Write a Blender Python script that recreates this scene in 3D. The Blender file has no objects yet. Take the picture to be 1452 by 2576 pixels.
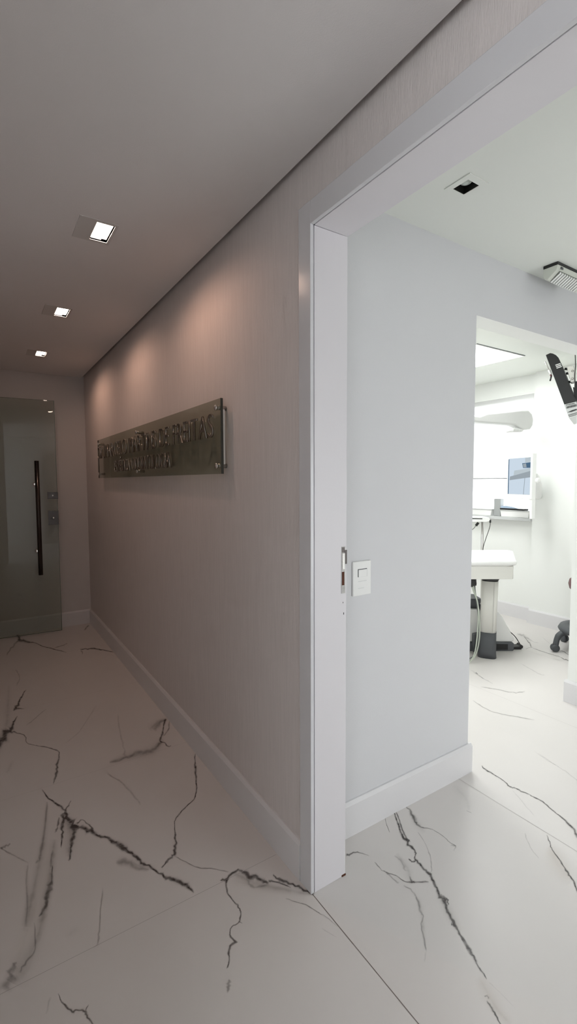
import bpy, bmesh, math, random
from mathutils import Vector, Matrix
random.seed(7)
S = bpy.context.scene
COL = S.collection
# marble seams: rows of (left x, left y, right x, right y, strength) on the floor, in metres
VEINS = [
[(0.1939,2.3649,0.201,2.3716,0.28),(0.1994,2.3356,0.2079,2.3433,0.95),(0.2025,2.3045,0.2146,2.3155,0.95),(0.2091,2.2766,0.2206,2.2885,0.95),(0.2211,2.2555,0.2301,2.2678,0.95),(0.2282,2.2275,0.2389,2.2468,0.95),(0.2375,2.2028,0.2491,2.2255,0.95),(0.2483,2.1864,0.26,2.2054,0.95),(0.247,2.1634,0.2674,2.1819,0.95),(0.2563,2.1565,0.2745,2.1597,0.95),(0.2507,2.1436,0.2742,2.139,0.95),(0.252,2.1262,0.2794,2.1235,0.95),(0.2459,2.1041,0.2738,2.112,0.95),(0.2505,2.0831,0.283,2.1015,0.95),(0.2529,2.0621,0.2911,2.0899,0.95),(0.2604,2.0455,0.3046,2.0866,0.95),(0.2595,2.0198,0.289,2.0586,0.95),(0.2684,2.0038,0.2953,2.0609,0.95),(0.2779,1.997,0.2969,2.0547,0.95),(0.2858,2,0.2991,2.0397,0.95),(0.2931,2.0024,0.3047,2.0304,0.95),(0.2954,1.9897,0.3166,2.0348,0.95),(0.3025,1.9859,0.3201,2.0214,0.95),(0.3071,1.9753,0.3273,2.0137,0.95),(0.3041,1.9491,0.3321,1.9989,0.95),(0.3204,1.9537,0.3444,1.9932,0.95),(0.3278,1.9389,0.3476,1.9708,0.95),(0.3356,1.9232,0.3544,1.9552,0.95),(0.3468,1.9141,0.3572,1.9344,0.95),(0.3531,1.897,0.3659,1.9271,0.95),(0.3645,1.8941,0.3751,1.9204,0.95),(0.3732,1.8867,0.3836,1.9092,0.95),(0.3756,1.8676,0.3933,1.8977,0.95),(0.3759,1.8472,0.4014,1.8827,0.95),(0.3854,1.8383,0.4084,1.8664,0.95),(0.3878,1.8191,0.4216,1.858,0.95),(0.3976,1.8081,0.4282,1.8421,0.95),(0.3994,1.7882,0.4355,1.8266,0.95),(0.4101,1.7775,0.4413,1.8089,0.95),(0.4195,1.7654,0.4393,1.7846,0.95),(0.4271,1.7528,0.45,1.7745,0.95),(0.4315,1.7391,0.4516,1.7575,0.95),(0.4363,1.7272,0.4571,1.7455,0.95),(0.4382,1.7132,0.4611,1.733,0.95),(0.4454,1.7036,0.4644,1.7198,0.95),(0.4437,1.687,0.4648,1.7046,0.95),(0.4504,1.6779,0.471,1.695,0.95),(0.4598,1.6701,0.4726,1.6809,0.95),(0.468,1.6593,0.4858,1.6749,0.95),(0.4731,1.6423,0.4872,1.6548,0.95),(0.4803,1.6248,0.4954,1.6382,0.95),(0.487,1.6072,0.5,1.619,0.95),(0.4957,1.5948,0.5139,1.6118,0.95),(0.4962,1.5792,0.5117,1.5945,0.95),(0.497,1.5661,0.5186,1.5893,0.95),(0.5084,1.5648,0.5252,1.5855,0.95),(0.5127,1.5526,0.5318,1.5811,0.95),(0.521,1.5421,0.5383,1.5729,0.95),(0.5269,1.527,0.5479,1.565,0.95),(0.5351,1.5197,0.5554,1.5493,0.95),(0.5375,1.5091,0.561,1.532,0.95),(0.5444,1.5029,0.5756,1.5223,0.95),(0.5485,1.491,0.574,1.5028,0.95),(0.5581,1.4793,0.5744,1.4864,0.95),(0.5625,1.4653,0.5736,1.4703,0.28)],
[(0.2702,2.1451,0.2599,2.1658,0.24),(0.2718,2.1577,0.2645,2.1725,0.8),(0.2762,2.1651,0.268,2.1818,0.8),(0.2809,2.1713,0.2737,2.1864,0.8),(0.2866,2.1746,0.2792,2.191,0.8),(0.2873,2.1883,0.2828,2.1991,0.8),(0.291,2.1951,0.2869,2.2054,0.8),(0.2948,2.2016,0.2905,2.2124,0.8),(0.2985,2.2088,0.2951,2.2174,0.24)],
[(0.2443,2.1559,0.2732,2.132,0.26),(0.2353,2.143,0.268,2.1158,0.85),(0.2417,2.1175,0.2624,2.1004,0.85),(0.2368,2.1018,0.2598,2.0827,0.85),(0.2306,2.0874,0.255,2.0672,0.85),(0.2278,2.0709,0.2524,2.0506,0.85),(0.2231,2.0565,0.2464,2.0373,0.85),(0.2317,2.0309,0.2453,2.0198,0.85),(0.2239,2.0179,0.2387,2.0059,0.85),(0.2225,1.9984,0.2376,1.9865,0.85),(0.2217,1.9779,0.2301,1.9713,0.85),(0.2173,1.9602,0.2265,1.9529,0.85),(0.2159,1.9407,0.2218,1.9361,0.26)],
[(0.2506,2.0684,0.2918,2.0463,0.26),(0.2559,2.0506,0.3028,2.0259,0.85),(0.2515,2.0386,0.2898,2.018,0.85),(0.2554,2.0233,0.2958,1.999,0.85),(0.2579,2.0089,0.2903,1.986,0.85),(0.2583,1.9956,0.2823,1.9761,0.85),(0.2564,1.9836,0.2815,1.9615,0.85),(0.249,1.9761,0.2764,1.9512,0.85),(0.2471,1.9628,0.2688,1.9433,0.85),(0.2448,1.9493,0.2688,1.9279,0.85),(0.2465,1.9323,0.2602,1.9198,0.85),(0.2406,1.9222,0.2562,1.9073,0.85),(0.2383,1.9091,0.256,1.8913,0.85),(0.2363,1.8961,0.2513,1.88,0.85),(0.2346,1.8824,0.2469,1.8687,0.85),(0.2329,1.8685,0.2439,1.8563,0.85),(0.2272,1.8593,0.2373,1.8482,0.26)],
[(0.233,2.1311,0.2407,2.1228,0.18),(0.2274,2.1198,0.2398,2.1066,0.6),(0.2237,2.1066,0.2369,2.0925,0.6),(0.2208,2.0934,0.2351,2.0776,0.6),(0.2189,2.0803,0.2284,2.069,0.6),(0.2176,2.0677,0.2265,2.0562,0.6),(0.211,2.063,0.2233,2.0464,0.6),(0.2103,2.0506,0.2193,2.0383,0.6),(0.2058,2.0432,0.2136,2.0328,0.18)],
[(0.2934,2.0364,0.2881,2.0588,0.21),(0.3001,2.0376,0.2951,2.0579,0.7),(0.3053,2.0456,0.3019,2.0601,0.7),(0.3099,2.0509,0.3081,2.0677,0.7),(0.3137,2.0525,0.3153,2.0627,0.7),(0.3162,2.047,0.3212,2.0562,0.7),(0.3197,2.0398,0.3254,2.0461,0.7),(0.3195,2.026,0.3284,2.0342,0.7),(0.3231,2.0145,0.3344,2.0249,0.7),(0.3278,2.0033,0.34,2.0139,0.7),(0.3327,1.9907,0.3416,1.9979,0.7),(0.3342,1.9749,0.3463,1.9844,0.7),(0.3335,1.9577,0.3477,1.9688,0.21)],
[(0.8874,2.2542,0.8967,2.2479,0.26),(0.8767,2.2378,0.8896,2.229,0.85),(0.8698,2.2192,0.8796,2.2125,0.85),(0.8635,2.2004,0.8741,2.1935,0.85),(0.8566,2.1824,0.8673,2.1758,0.85),(0.8438,2.1687,0.8626,2.1576,0.85),(0.8376,2.1515,0.8603,2.1389,0.85),(0.8354,2.1319,0.8528,2.123,0.85),(0.8266,2.1142,0.8451,2.106,0.85),(0.818,2.0943,0.8351,2.0879,0.85),(0.8131,2.0723,0.8315,2.0655,0.85),(0.8061,2.0517,0.8205,2.0454,0.85),(0.7983,2.033,0.8122,2.025,0.85),(0.7949,2.0112,0.8037,2.005,0.85),(0.7866,1.992,0.7974,1.9833,0.85),(0.7794,1.9734,0.7874,1.9661,0.85),(0.7703,1.9599,0.7789,1.9512,0.85),(0.7636,1.9491,0.7716,1.94,0.85),(0.7589,1.9401,0.7663,1.9291,0.85),(0.7543,1.9326,0.759,1.9214,0.85),(0.748,1.9253,0.7511,1.9116,0.85),(0.7392,1.9205,0.7406,1.9063,0.85),(0.729,1.9135,0.7295,1.9019,0.85),(0.7172,1.9097,0.7181,1.8962,0.85),(0.7047,1.9032,0.7068,1.8868,0.85),(0.6911,1.8948,0.6941,1.8771,0.85),(0.6765,1.8848,0.679,1.8722,0.85),(0.6619,1.8766,0.6668,1.8573,0.85),(0.6503,1.8657,0.6556,1.85,0.85),(0.6412,1.8571,0.6465,1.8457,0.85),(0.6355,1.846,0.6407,1.8383,0.85),(0.628,1.8383,0.6341,1.8317,0.85),(0.6241,1.825,0.63,1.82,0.85),(0.6198,1.8101,0.6256,1.8064,0.85),(0.6133,1.7954,0.6205,1.7916,0.85),(0.6076,1.7802,0.6172,1.775,0.85),(0.6022,1.7657,0.6154,1.7579,0.85),(0.594,1.7535,0.6086,1.7442,0.85),(0.5929,1.7367,0.6047,1.729,0.85),(0.5901,1.7216,0.6043,1.7117,0.85),(0.5759,1.716,0.5968,1.7007,0.85),(0.5756,1.7014,0.5935,1.6881,0.85),(0.5669,1.695,0.5857,1.6793,0.85),(0.5669,1.684,0.5846,1.6641,0.85),(0.5646,1.6765,0.5773,1.6534,0.85),(0.5585,1.6808,0.5664,1.6531,0.85),(0.5558,1.6697,0.56,1.6442,0.85),(0.5489,1.6677,0.5524,1.6476,0.85),(0.5407,1.665,0.545,1.6474,0.85),(0.5321,1.6604,0.5387,1.6375,0.85),(0.5252,1.649,0.5288,1.6369,0.85),(0.5159,1.6448,0.5204,1.6298,0.85),(0.5072,1.6395,0.5114,1.6258,0.26)],
[(0.5664,1.6521,0.573,1.6594,0.15),(0.5729,1.6406,0.5795,1.6478,0.5),(0.5786,1.6285,0.5837,1.634,0.5),(0.5849,1.6169,0.5901,1.6225,0.5),(0.5921,1.6061,0.5969,1.6111,0.5),(0.597,1.5923,0.6029,1.5983,0.5),(0.604,1.5803,0.609,1.5855,0.5),(0.61,1.5669,0.616,1.5739,0.5),(0.6185,1.5558,0.625,1.5655,0.5),(0.6274,1.545,0.6321,1.554,0.5),(0.6382,1.5376,0.6431,1.5484,0.5),(0.6498,1.5321,0.6536,1.5397,0.5),(0.6598,1.5223,0.6657,1.5326,0.5),(0.6711,1.5131,0.6754,1.5198,0.5),(0.6812,1.5006,0.686,1.5074,0.5),(0.692,1.4885,0.6982,1.4972,0.5),(0.7026,1.4766,0.7077,1.4836,0.15)],
[(0.7318,1.4717,0.7418,1.478,0.26),(0.7315,1.4577,0.7521,1.4702,0.85),(0.7323,1.4442,0.7624,1.4627,0.85),(0.7372,1.4324,0.7719,1.4571,0.85),(0.7367,1.4144,0.7743,1.4499,0.85),(0.7436,1.4013,0.7709,1.4356,0.85),(0.7541,1.396,0.7807,1.4336,0.85),(0.7651,1.3957,0.7908,1.4284,0.85),(0.7643,1.3837,0.7929,1.4118,0.85),(0.7711,1.3791,0.7975,1.3997,0.85),(0.7744,1.3694,0.8053,1.3906,0.85),(0.7869,1.3646,0.8048,1.3766,0.85),(0.7929,1.3553,0.8074,1.365,0.26)],
[(0.8302,1.3844,0.8374,1.3848,0.27),(0.8262,1.379,0.838,1.3792,0.9),(0.8282,1.3734,0.8391,1.3739,0.9),(0.8274,1.367,0.8405,1.3702,0.9),(0.8259,1.3587,0.8401,1.3663,0.9),(0.8297,1.3525,0.845,1.3648,0.9),(0.8293,1.3427,0.8521,1.3641,0.9),(0.8334,1.3369,0.8538,1.3555,0.9),(0.8358,1.3286,0.8591,1.348,0.9),(0.845,1.3232,0.8678,1.341,0.9),(0.8492,1.3115,0.8679,1.3257,0.9),(0.8612,1.3052,0.8769,1.3168,0.9),(0.863,1.2922,0.8793,1.3038,0.9),(0.8694,1.2832,0.8929,1.2993,0.9),(0.8754,1.2741,0.8946,1.2869,0.9),(0.8757,1.2617,0.8965,1.2756,0.9),(0.8831,1.2551,0.9024,1.2683,0.9),(0.8863,1.2471,0.9097,1.2638,0.9),(0.8902,1.2409,0.9115,1.2566,0.9),(0.8943,1.2356,0.9112,1.2479,0.9),(0.899,1.2305,0.9156,1.2426,0.27)],
[(0.7985,1.3618,0.8111,1.3796,0.21),(0.8019,1.3558,0.8146,1.374,0.7),(0.8086,1.3558,0.8199,1.3714,0.7),(0.8138,1.3528,0.8222,1.3626,0.7),(0.8191,1.3462,0.8287,1.3557,0.7),(0.8269,1.3371,0.8385,1.3475,0.7),(0.8355,1.3252,0.8449,1.3332,0.7),(0.8446,1.3126,0.8529,1.3194,0.7),(0.8523,1.2994,0.8592,1.3051,0.21)],
[(0.6618,1.4578,0.665,1.4703,0.24),(0.6664,1.455,0.6704,1.4692,0.8),(0.6708,1.4514,0.677,1.4756,0.8),(0.6767,1.4426,0.6801,1.4712,0.8),(0.6868,1.4421,0.6866,1.4709,0.8),(0.6987,1.4537,0.6969,1.4762,0.8),(0.7128,1.4571,0.7104,1.4809,0.8),(0.7282,1.4586,0.7262,1.4792,0.8),(0.7424,1.4684,0.7414,1.4804,0.24)],
[(0.6787,1.4653,0.6956,1.4528,0.22),(0.6754,1.4535,0.6875,1.4442,0.75),(0.6695,1.4435,0.6808,1.4351,0.75),(0.6648,1.432,0.676,1.4257,0.75),(0.6618,1.4198,0.675,1.416,0.75),(0.6567,1.4077,0.6702,1.4068,0.75),(0.6582,1.3951,0.6675,1.3956,0.75),(0.6598,1.3833,0.67,1.3846,0.75),(0.6605,1.3722,0.669,1.3737,0.75),(0.6612,1.3615,0.6706,1.3639,0.75),(0.661,1.3507,0.6729,1.3543,0.75),(0.6649,1.3424,0.6781,1.3455,0.75),(0.6614,1.3342,0.6748,1.3355,0.75),(0.6663,1.328,0.6745,1.3277,0.75),(0.6634,1.3227,0.6728,1.3208,0.75),(0.6623,1.318,0.6729,1.3135,0.75),(0.6614,1.3122,0.6695,1.3069,0.75),(0.6578,1.3061,0.6648,1.3001,0.75),(0.6514,1.3017,0.6596,1.2928,0.75),(0.6475,1.295,0.6551,1.284,0.75),(0.6435,1.2903,0.6468,1.2814,0.75),(0.6386,1.2895,0.6395,1.2783,0.75),(0.6327,1.2872,0.6323,1.2791,0.75),(0.6262,1.2896,0.6263,1.2823,0.75),(0.62,1.2885,0.6216,1.2808,0.75),(0.6154,1.285,0.6177,1.2794,0.75),(0.6106,1.2834,0.6144,1.2775,0.75),(0.6082,1.2779,0.6122,1.2741,0.75),(0.6045,1.2729,0.6095,1.27,0.75),(0.5979,1.2667,0.6081,1.2632,0.75),(0.5955,1.2576,0.6082,1.2542,0.75),(0.5973,1.2482,0.6117,1.2425,0.75),(0.5946,1.2419,0.6174,1.2248,0.75),(0.5893,1.2398,0.6009,1.2244,0.75),(0.5832,1.2381,0.5918,1.2239,0.75),(0.5784,1.2313,0.5881,1.218,0.75),(0.5743,1.2232,0.582,1.2164,0.75),(0.5678,1.2165,0.5794,1.2097,0.75),(0.5683,1.2058,0.5756,1.2021,0.75),(0.5651,1.198,0.5715,1.1944,0.75),(0.5603,1.1934,0.5687,1.1866,0.75),(0.5585,1.1884,0.5638,1.182,0.75),(0.5547,1.1859,0.5598,1.1779,0.75),(0.5514,1.1821,0.556,1.1747,0.75),(0.5472,1.1793,0.5512,1.173,0.22)],
[(0.5379,1.1486,0.5444,1.1444,0.12),(0.5339,1.1463,0.5486,1.137,0.4),(0.5305,1.1438,0.5494,1.1318,0.4),(0.5241,1.1437,0.5442,1.1299,0.4),(0.5274,1.1367,0.5457,1.1226,0.4),(0.5226,1.135,0.538,1.1221,0.4),(0.5224,1.1287,0.5362,1.1165,0.4),(0.5202,1.1237,0.5302,1.1148,0.4),(0.5199,1.1171,0.5253,1.1123,0.12)],
[(0.6441,1.2878,0.6491,1.291,0.18),(0.6459,1.2844,0.6499,1.2869,0.6),(0.6479,1.281,0.6525,1.2838,0.6),(0.6502,1.2778,0.6538,1.2801,0.6),(0.6521,1.2744,0.6551,1.2763,0.18)],
[(0.2272,3.6112,0.2327,3.5925,0.24),(0.2137,3.5911,0.2217,3.5639,0.8),(0.2042,3.5584,0.2123,3.5316,0.8),(0.1942,3.528,0.2063,3.4904,0.8),(0.1818,3.5046,0.1976,3.4609,0.8),(0.174,3.4668,0.1878,3.433,0.8),(0.1623,3.439,0.1823,3.3931,0.8),(0.1578,3.3999,0.1817,3.3443,0.8),(0.1403,3.4013,0.1695,3.3287,0.8),(0.1407,3.3711,0.1657,3.302,0.8),(0.1357,3.3612,0.1576,3.2957,0.8),(0.1363,3.3357,0.1499,3.2946,0.8),(0.1312,3.3251,0.1437,3.288,0.24)],
[(0.1539,3.3148,0.1569,3.3481,0.21),(0.1641,3.304,0.1681,3.3468,0.7),(0.1753,3.3048,0.178,3.3321,0.7),(0.1856,3.2955,0.1875,3.3139,0.7),(0.1966,3.2925,0.198,3.3059,0.21)],
[(0.151,3.2251,0.1578,3.2088,0.27),(0.1411,3.2055,0.1497,3.1851,0.9),(0.1321,3.1836,0.1442,3.1551,0.9),(0.1213,3.1684,0.1389,3.1268,0.9),(0.1168,3.1432,0.1352,3.0992,0.9),(0.111,3.1268,0.1323,3.0756,0.9),(0.1068,3.1112,0.1324,3.0481,0.9),(0.0936,3.1214,0.1315,3.0224,0.9),(0.0988,3.0825,0.1245,3.0092,0.9),(0.0827,3.1085,0.1244,2.9762,0.9),(0.0758,3.1073,0.1115,2.9902,0.9),(0.0602,3.1193,0.1057,2.9803,0.9),(0.056,3.0813,0.1,2.9575,0.9),(0.0484,3.0391,0.1029,2.8932,0.9),(0.0374,2.9969,0.0751,2.8987,0.9),(0.0283,2.9477,0.0668,2.8491,0.9),(0.0061,2.9363,0.05,2.8257,0.27)],
[(0.1036,3.0129,0.107,3.0592,0.22),(0.112,2.9985,0.1144,3.0314,0.75),(0.122,3.0065,0.1248,3.0422,0.75),(0.1293,2.9875,0.1339,3.0281,0.75),(0.1375,2.9794,0.1413,3.0028,0.75),(0.1473,2.9722,0.1516,2.9939,0.75),(0.1564,2.9577,0.161,2.9762,0.75),(0.1644,2.9427,0.1717,2.9632,0.75),(0.1669,2.9251,0.1766,2.937,0.75),(0.1711,2.9134,0.1809,2.9123,0.75),(0.1682,2.8945,0.1782,2.889,0.75),(0.1681,2.8709,0.1762,2.8706,0.75),(0.1718,2.8488,0.178,2.8577,0.75),(0.1782,2.8288,0.1822,2.8423,0.75),(0.1883,2.8179,0.1913,2.832,0.75),(0.1985,2.8053,0.2006,2.8169,0.75),(0.208,2.7924,0.2101,2.8045,0.75),(0.2169,2.78,0.2197,2.7971,0.75),(0.2262,2.7707,0.2284,2.7852,0.75),(0.2352,2.7592,0.2381,2.7761,0.75),(0.2447,2.749,0.2487,2.7689,0.75),(0.2549,2.7359,0.2595,2.7567,0.75),(0.2659,2.7222,0.2704,2.7409,0.75),(0.2757,2.7065,0.2811,2.7265,0.75),(0.2837,2.6906,0.2892,2.7098,0.75),(0.2908,2.6783,0.298,2.7038,0.75),(0.2962,2.6684,0.3045,2.6913,0.75),(0.301,2.6645,0.3094,2.6739,0.75),(0.3021,2.653,0.3126,2.6512,0.75),(0.2973,2.6327,0.3078,2.6236,0.75),(0.291,2.6045,0.3065,2.5867,0.75),(0.2823,2.5763,0.2975,2.5581,0.75),(0.2694,2.5572,0.2916,2.5321,0.75),(0.2726,2.5274,0.2899,2.5088,0.75),(0.2651,2.5136,0.2862,2.4904,0.75),(0.2647,2.4928,0.2852,2.4696,0.75),(0.2576,2.4781,0.2795,2.4522,0.75),(0.2563,2.4538,0.2741,2.4322,0.75),(0.2498,2.4347,0.266,2.4146,0.75),(0.2471,2.4106,0.2581,2.397,0.75),(0.2438,2.388,0.2498,2.3806,0.22)],
[(0.1903,3.0545,0.1872,3.0729,0.09),(0.202,3.0694,0.1989,3.0887,0.3),(0.2149,3.0757,0.2112,3.0988,0.3),(0.2266,3.0959,0.2231,3.1167,0.3),(0.2408,3.1119,0.2363,3.1369,0.3),(0.2559,3.1375,0.2524,3.1565,0.3),(0.2735,3.1607,0.2693,3.1835,0.3),(0.292,3.186,0.2877,3.2091,0.3),(0.3112,3.2073,0.307,3.2312,0.09)],
[(0.1751,1.8677,0.1847,1.8601,0.21),(0.175,1.8565,0.1826,1.8506,0.7),(0.1722,1.8481,0.1813,1.8409,0.7),(0.1704,1.8384,0.1795,1.8303,0.7),(0.166,1.8287,0.1786,1.8156,0.7),(0.163,1.8133,0.1783,1.7956,0.7),(0.1588,1.7958,0.1768,1.7748,0.7),(0.1453,1.7876,0.1728,1.7574,0.7),(0.1411,1.7689,0.1744,1.7378,0.7),(0.1341,1.7532,0.1631,1.7313,0.7),(0.1276,1.7386,0.1619,1.7141,0.7),(0.1341,1.7176,0.1545,1.7001,0.7),(0.1338,1.7033,0.1498,1.6842,0.7),(0.1271,1.6971,0.1441,1.6702,0.7),(0.1222,1.6874,0.1335,1.6664,0.7),(0.1186,1.6731,0.1271,1.6571,0.7),(0.1123,1.6638,0.1178,1.6538,0.21)],
[(0.1318,1.3705,0.1361,1.3702,0.22),(0.1342,1.3607,0.1383,1.3602,0.75),(0.1336,1.3511,0.1397,1.3505,0.75),(0.1347,1.3411,0.1433,1.3412,0.75),(0.1396,1.3314,0.1475,1.3331,0.75),(0.1424,1.3211,0.1526,1.3253,0.75),(0.1462,1.3107,0.1557,1.3161,0.75),(0.152,1.3024,0.1615,1.3101,0.75),(0.1552,1.2928,0.1626,1.3053,0.75),(0.1626,1.2866,0.1608,1.3073,0.75),(0.1661,1.2926,0.1613,1.304,0.75),(0.168,1.2935,0.1644,1.3048,0.75),(0.1695,1.2926,0.1693,1.3027,0.75),(0.1723,1.2892,0.174,1.2995,0.75),(0.1764,1.2864,0.179,1.2958,0.75),(0.1788,1.2813,0.1862,1.2957,0.75),(0.1812,1.2806,0.1893,1.2866,0.75),(0.1823,1.2792,0.1951,1.2797,0.75),(0.1796,1.2762,0.196,1.2726,0.75),(0.1836,1.2696,0.197,1.2674,0.75),(0.1839,1.2625,0.1949,1.2629,0.75),(0.1885,1.2556,0.1985,1.2574,0.75),(0.1909,1.2484,0.2004,1.2506,0.75),(0.1936,1.2413,0.2013,1.243,0.75),(0.196,1.2343,0.2032,1.2359,0.22)],
[(0.1977,1.2962,0.1998,1.2932,0.18),(0.1946,1.2938,0.1979,1.2893,0.6),(0.1907,1.2926,0.1952,1.2863,0.6),(0.1883,1.2892,0.1931,1.2826,0.6),(0.1868,1.2846,0.191,1.2789,0.18)],
[(0.3083,1.6646,0.316,1.6581,0.1),(0.3036,1.6417,0.31,1.6363,0.35),(0.2955,1.6224,0.3063,1.6133,0.35),(0.291,1.6005,0.2982,1.5946,0.35),(0.2832,1.5819,0.2914,1.5753,0.35),(0.2785,1.5602,0.2866,1.5539,0.35),(0.2732,1.5391,0.2819,1.5323,0.35),(0.2685,1.5193,0.2765,1.513,0.35),(0.263,1.5035,0.2732,1.4954,0.35),(0.2588,1.4911,0.2657,1.4854,0.35),(0.2569,1.4797,0.2667,1.4714,0.35),(0.2541,1.4703,0.2612,1.4642,0.35),(0.2489,1.4625,0.2579,1.4548,0.1)],
[(0.2404,4.9517,0.2739,4.9937,0.24),(0.2499,4.91,0.28,4.9416,0.8),(0.2458,4.8471,0.2991,4.9118,0.8),(0.2427,4.7537,0.2956,4.8865,0.8),(0.2619,4.6913,0.2907,4.841,0.8),(0.2861,4.6692,0.3078,4.8571,0.8),(0.3086,4.64,0.3239,4.7945,0.8),(0.3326,4.6298,0.3444,4.7301,0.8),(0.3589,4.638,0.3667,4.6858,0.8),(0.3788,4.6002,0.3865,4.6363,0.8),(0.3966,4.5463,0.4052,4.583,0.8),(0.4151,4.4839,0.4231,4.5197,0.8),(0.4396,4.4306,0.4488,4.4763,0.8),(0.47,4.3808,0.4795,4.4303,0.8),(0.5012,4.3154,0.5095,4.3583,0.8),(0.5354,4.2596,0.5448,4.3057,0.8),(0.5669,4.1989,0.5744,4.2338,0.24)],
[(0.2755,4.8724,0.2881,4.7838,0.14),(0.2565,4.8266,0.2701,4.7326,0.45),(0.2378,4.7819,0.2499,4.7015,0.45),(0.2185,4.7403,0.2326,4.6564,0.45),(0.2067,4.6593,0.2207,4.5867,0.45),(0.1852,4.6315,0.1993,4.5678,0.45),(0.1752,4.5549,0.187,4.5063,0.45),(0.159,4.51,0.172,4.4574,0.45),(0.1484,4.4457,0.1599,4.3998,0.14)],
[(0.5036,4.3835,0.5058,4.4206,0.15),(0.5213,4.3802,0.5245,4.4301,0.5),(0.5407,4.3937,0.5434,4.4332,0.5),(0.5586,4.3953,0.5614,4.44,0.5),(0.5742,4.399,0.5765,4.4475,0.5),(0.5867,4.4138,0.5874,4.4587,0.5),(0.5962,4.4279,0.5956,4.4657,0.5),(0.6045,4.4302,0.6037,4.4654,0.5),(0.6127,4.4491,0.6123,4.4825,0.15)],
[(0.6724,4.2068,0.6806,4.2647,0.26),(0.6855,4.1996,0.6929,4.2513,0.85),(0.6999,4.2029,0.7065,4.2476,0.85),(0.7128,4.1945,0.723,4.2591,0.85),(0.7231,4.1663,0.7346,4.2348,0.85),(0.7421,4.1812,0.7515,4.2338,0.85),(0.7559,4.1595,0.7718,4.2435,0.85),(0.7713,4.1494,0.7886,4.2339,0.85),(0.7836,4.1334,0.7995,4.2034,0.85),(0.7924,4.1173,0.8107,4.1885,0.85),(0.8007,4.1057,0.8219,4.1814,0.85),(0.8122,4.0999,0.8263,4.1493,0.85),(0.8263,4.09,0.8418,4.1454,0.85),(0.8401,4.0628,0.8541,4.1123,0.85),(0.8575,4.0374,0.871,4.0844,0.85),(0.8759,4.0119,0.8868,4.0491,0.85),(0.8905,3.9764,0.9052,4.0252,0.26)],
[(0.6674,4.2037,0.6876,4.2177,0.18),(0.6683,4.177,0.6864,4.1894,0.6),(0.673,4.1532,0.6888,4.1638,0.6),(0.669,4.1239,0.6839,4.1338,0.6),(0.6635,4.0939,0.6807,4.1052,0.18)],
[(0.871,4.9608,0.8763,4.8715,0.18),(0.8527,4.9206,0.8573,4.8475,0.6),(0.8348,4.8808,0.8394,4.8113,0.6),(0.8177,4.8341,0.8222,4.7698,0.6),(0.8003,4.7977,0.8043,4.7437,0.18)],
[(0.8819,2.6998,0.8925,2.6697,0.24),(0.8715,2.6891,0.8819,2.6588,0.8),(0.864,2.67,0.8723,2.6469,0.8),(0.8538,2.6548,0.8655,2.6289,0.8),(0.8456,2.6317,0.8554,2.6167,0.8),(0.8361,2.6081,0.8476,2.5953,0.8),(0.8255,2.5844,0.8389,2.571,0.8),(0.8136,2.5645,0.8296,2.5461,0.8),(0.8052,2.5489,0.8219,2.5185,0.8),(0.7993,2.5316,0.8072,2.5062,0.8),(0.7899,2.5166,0.7978,2.4862,0.8),(0.7803,2.5014,0.7915,2.4756,0.8),(0.7724,2.4827,0.7923,2.4786,0.8),(0.7716,2.462,0.7882,2.4811,0.8),(0.7763,2.4492,0.7872,2.468,0.8),(0.7828,2.4423,0.7918,2.4572,0.8),(0.7875,2.4356,0.7992,2.4498,0.8),(0.7889,2.4247,0.8031,2.4367,0.8),(0.7858,2.4082,0.8012,2.4201,0.8),(0.7877,2.3951,0.8023,2.4091,0.8),(0.794,2.3883,0.8042,2.405,0.8),(0.7982,2.3801,0.803,2.3986,0.8),(0.8048,2.3837,0.8062,2.3997,0.8),(0.8096,2.3845,0.8106,2.3997,0.8),(0.8141,2.3877,0.8155,2.4024,0.24)],
[(0.8893,2.6548,0.8982,2.6448,0.15),(0.8775,2.6337,0.8891,2.6213,0.5),(0.8685,2.6106,0.88,2.5977,0.5),(0.8626,2.5861,0.872,2.5718,0.5),(0.8524,2.5704,0.86,2.5512,0.5),(0.8422,2.557,0.8473,2.5339,0.5),(0.8312,2.5437,0.8341,2.5237,0.5),(0.8199,2.5271,0.8225,2.5084,0.5),(0.8078,2.5172,0.8102,2.5018,0.15)],
[(0.5027,2.4024,0.5059,2.4305,0.1),(0.517,2.3933,0.5219,2.4337,0.35),(0.5316,2.3864,0.5368,2.4277,0.35),(0.5474,2.3851,0.552,2.4255,0.35),(0.5646,2.3923,0.5684,2.4358,0.35),(0.5813,2.3894,0.5843,2.4429,0.35),(0.598,2.3865,0.6,2.4281,0.35),(0.6145,2.3879,0.6185,2.4409,0.35),(0.6317,2.3977,0.6411,2.4667,0.35),(0.6473,2.3865,0.6623,2.4625,0.35),(0.6637,2.3711,0.6792,2.4432,0.35),(0.6847,2.3699,0.6986,2.4493,0.35),(0.7058,2.3628,0.7116,2.4343,0.35),(0.7285,2.3735,0.7267,2.446,0.35),(0.7491,2.3938,0.7442,2.4492,0.35),(0.7673,2.4222,0.7629,2.4704,0.35),(0.787,2.4329,0.7838,2.4746,0.1)],
[(0.7909,2.5563,0.7816,2.6449,0.09),(0.8036,2.5778,0.7961,2.6493,0.3),(0.8178,2.585,0.8095,2.671,0.3),(0.8307,2.5918,0.8239,2.6898,0.3),(0.8408,2.6326,0.8393,2.6944,0.3),(0.8522,2.6449,0.8537,2.7104,0.3),(0.8632,2.6463,0.8664,2.7047,0.3),(0.8752,2.6553,0.8782,2.7055,0.3),(0.888,2.6724,0.8901,2.7062,0.09)],
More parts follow.
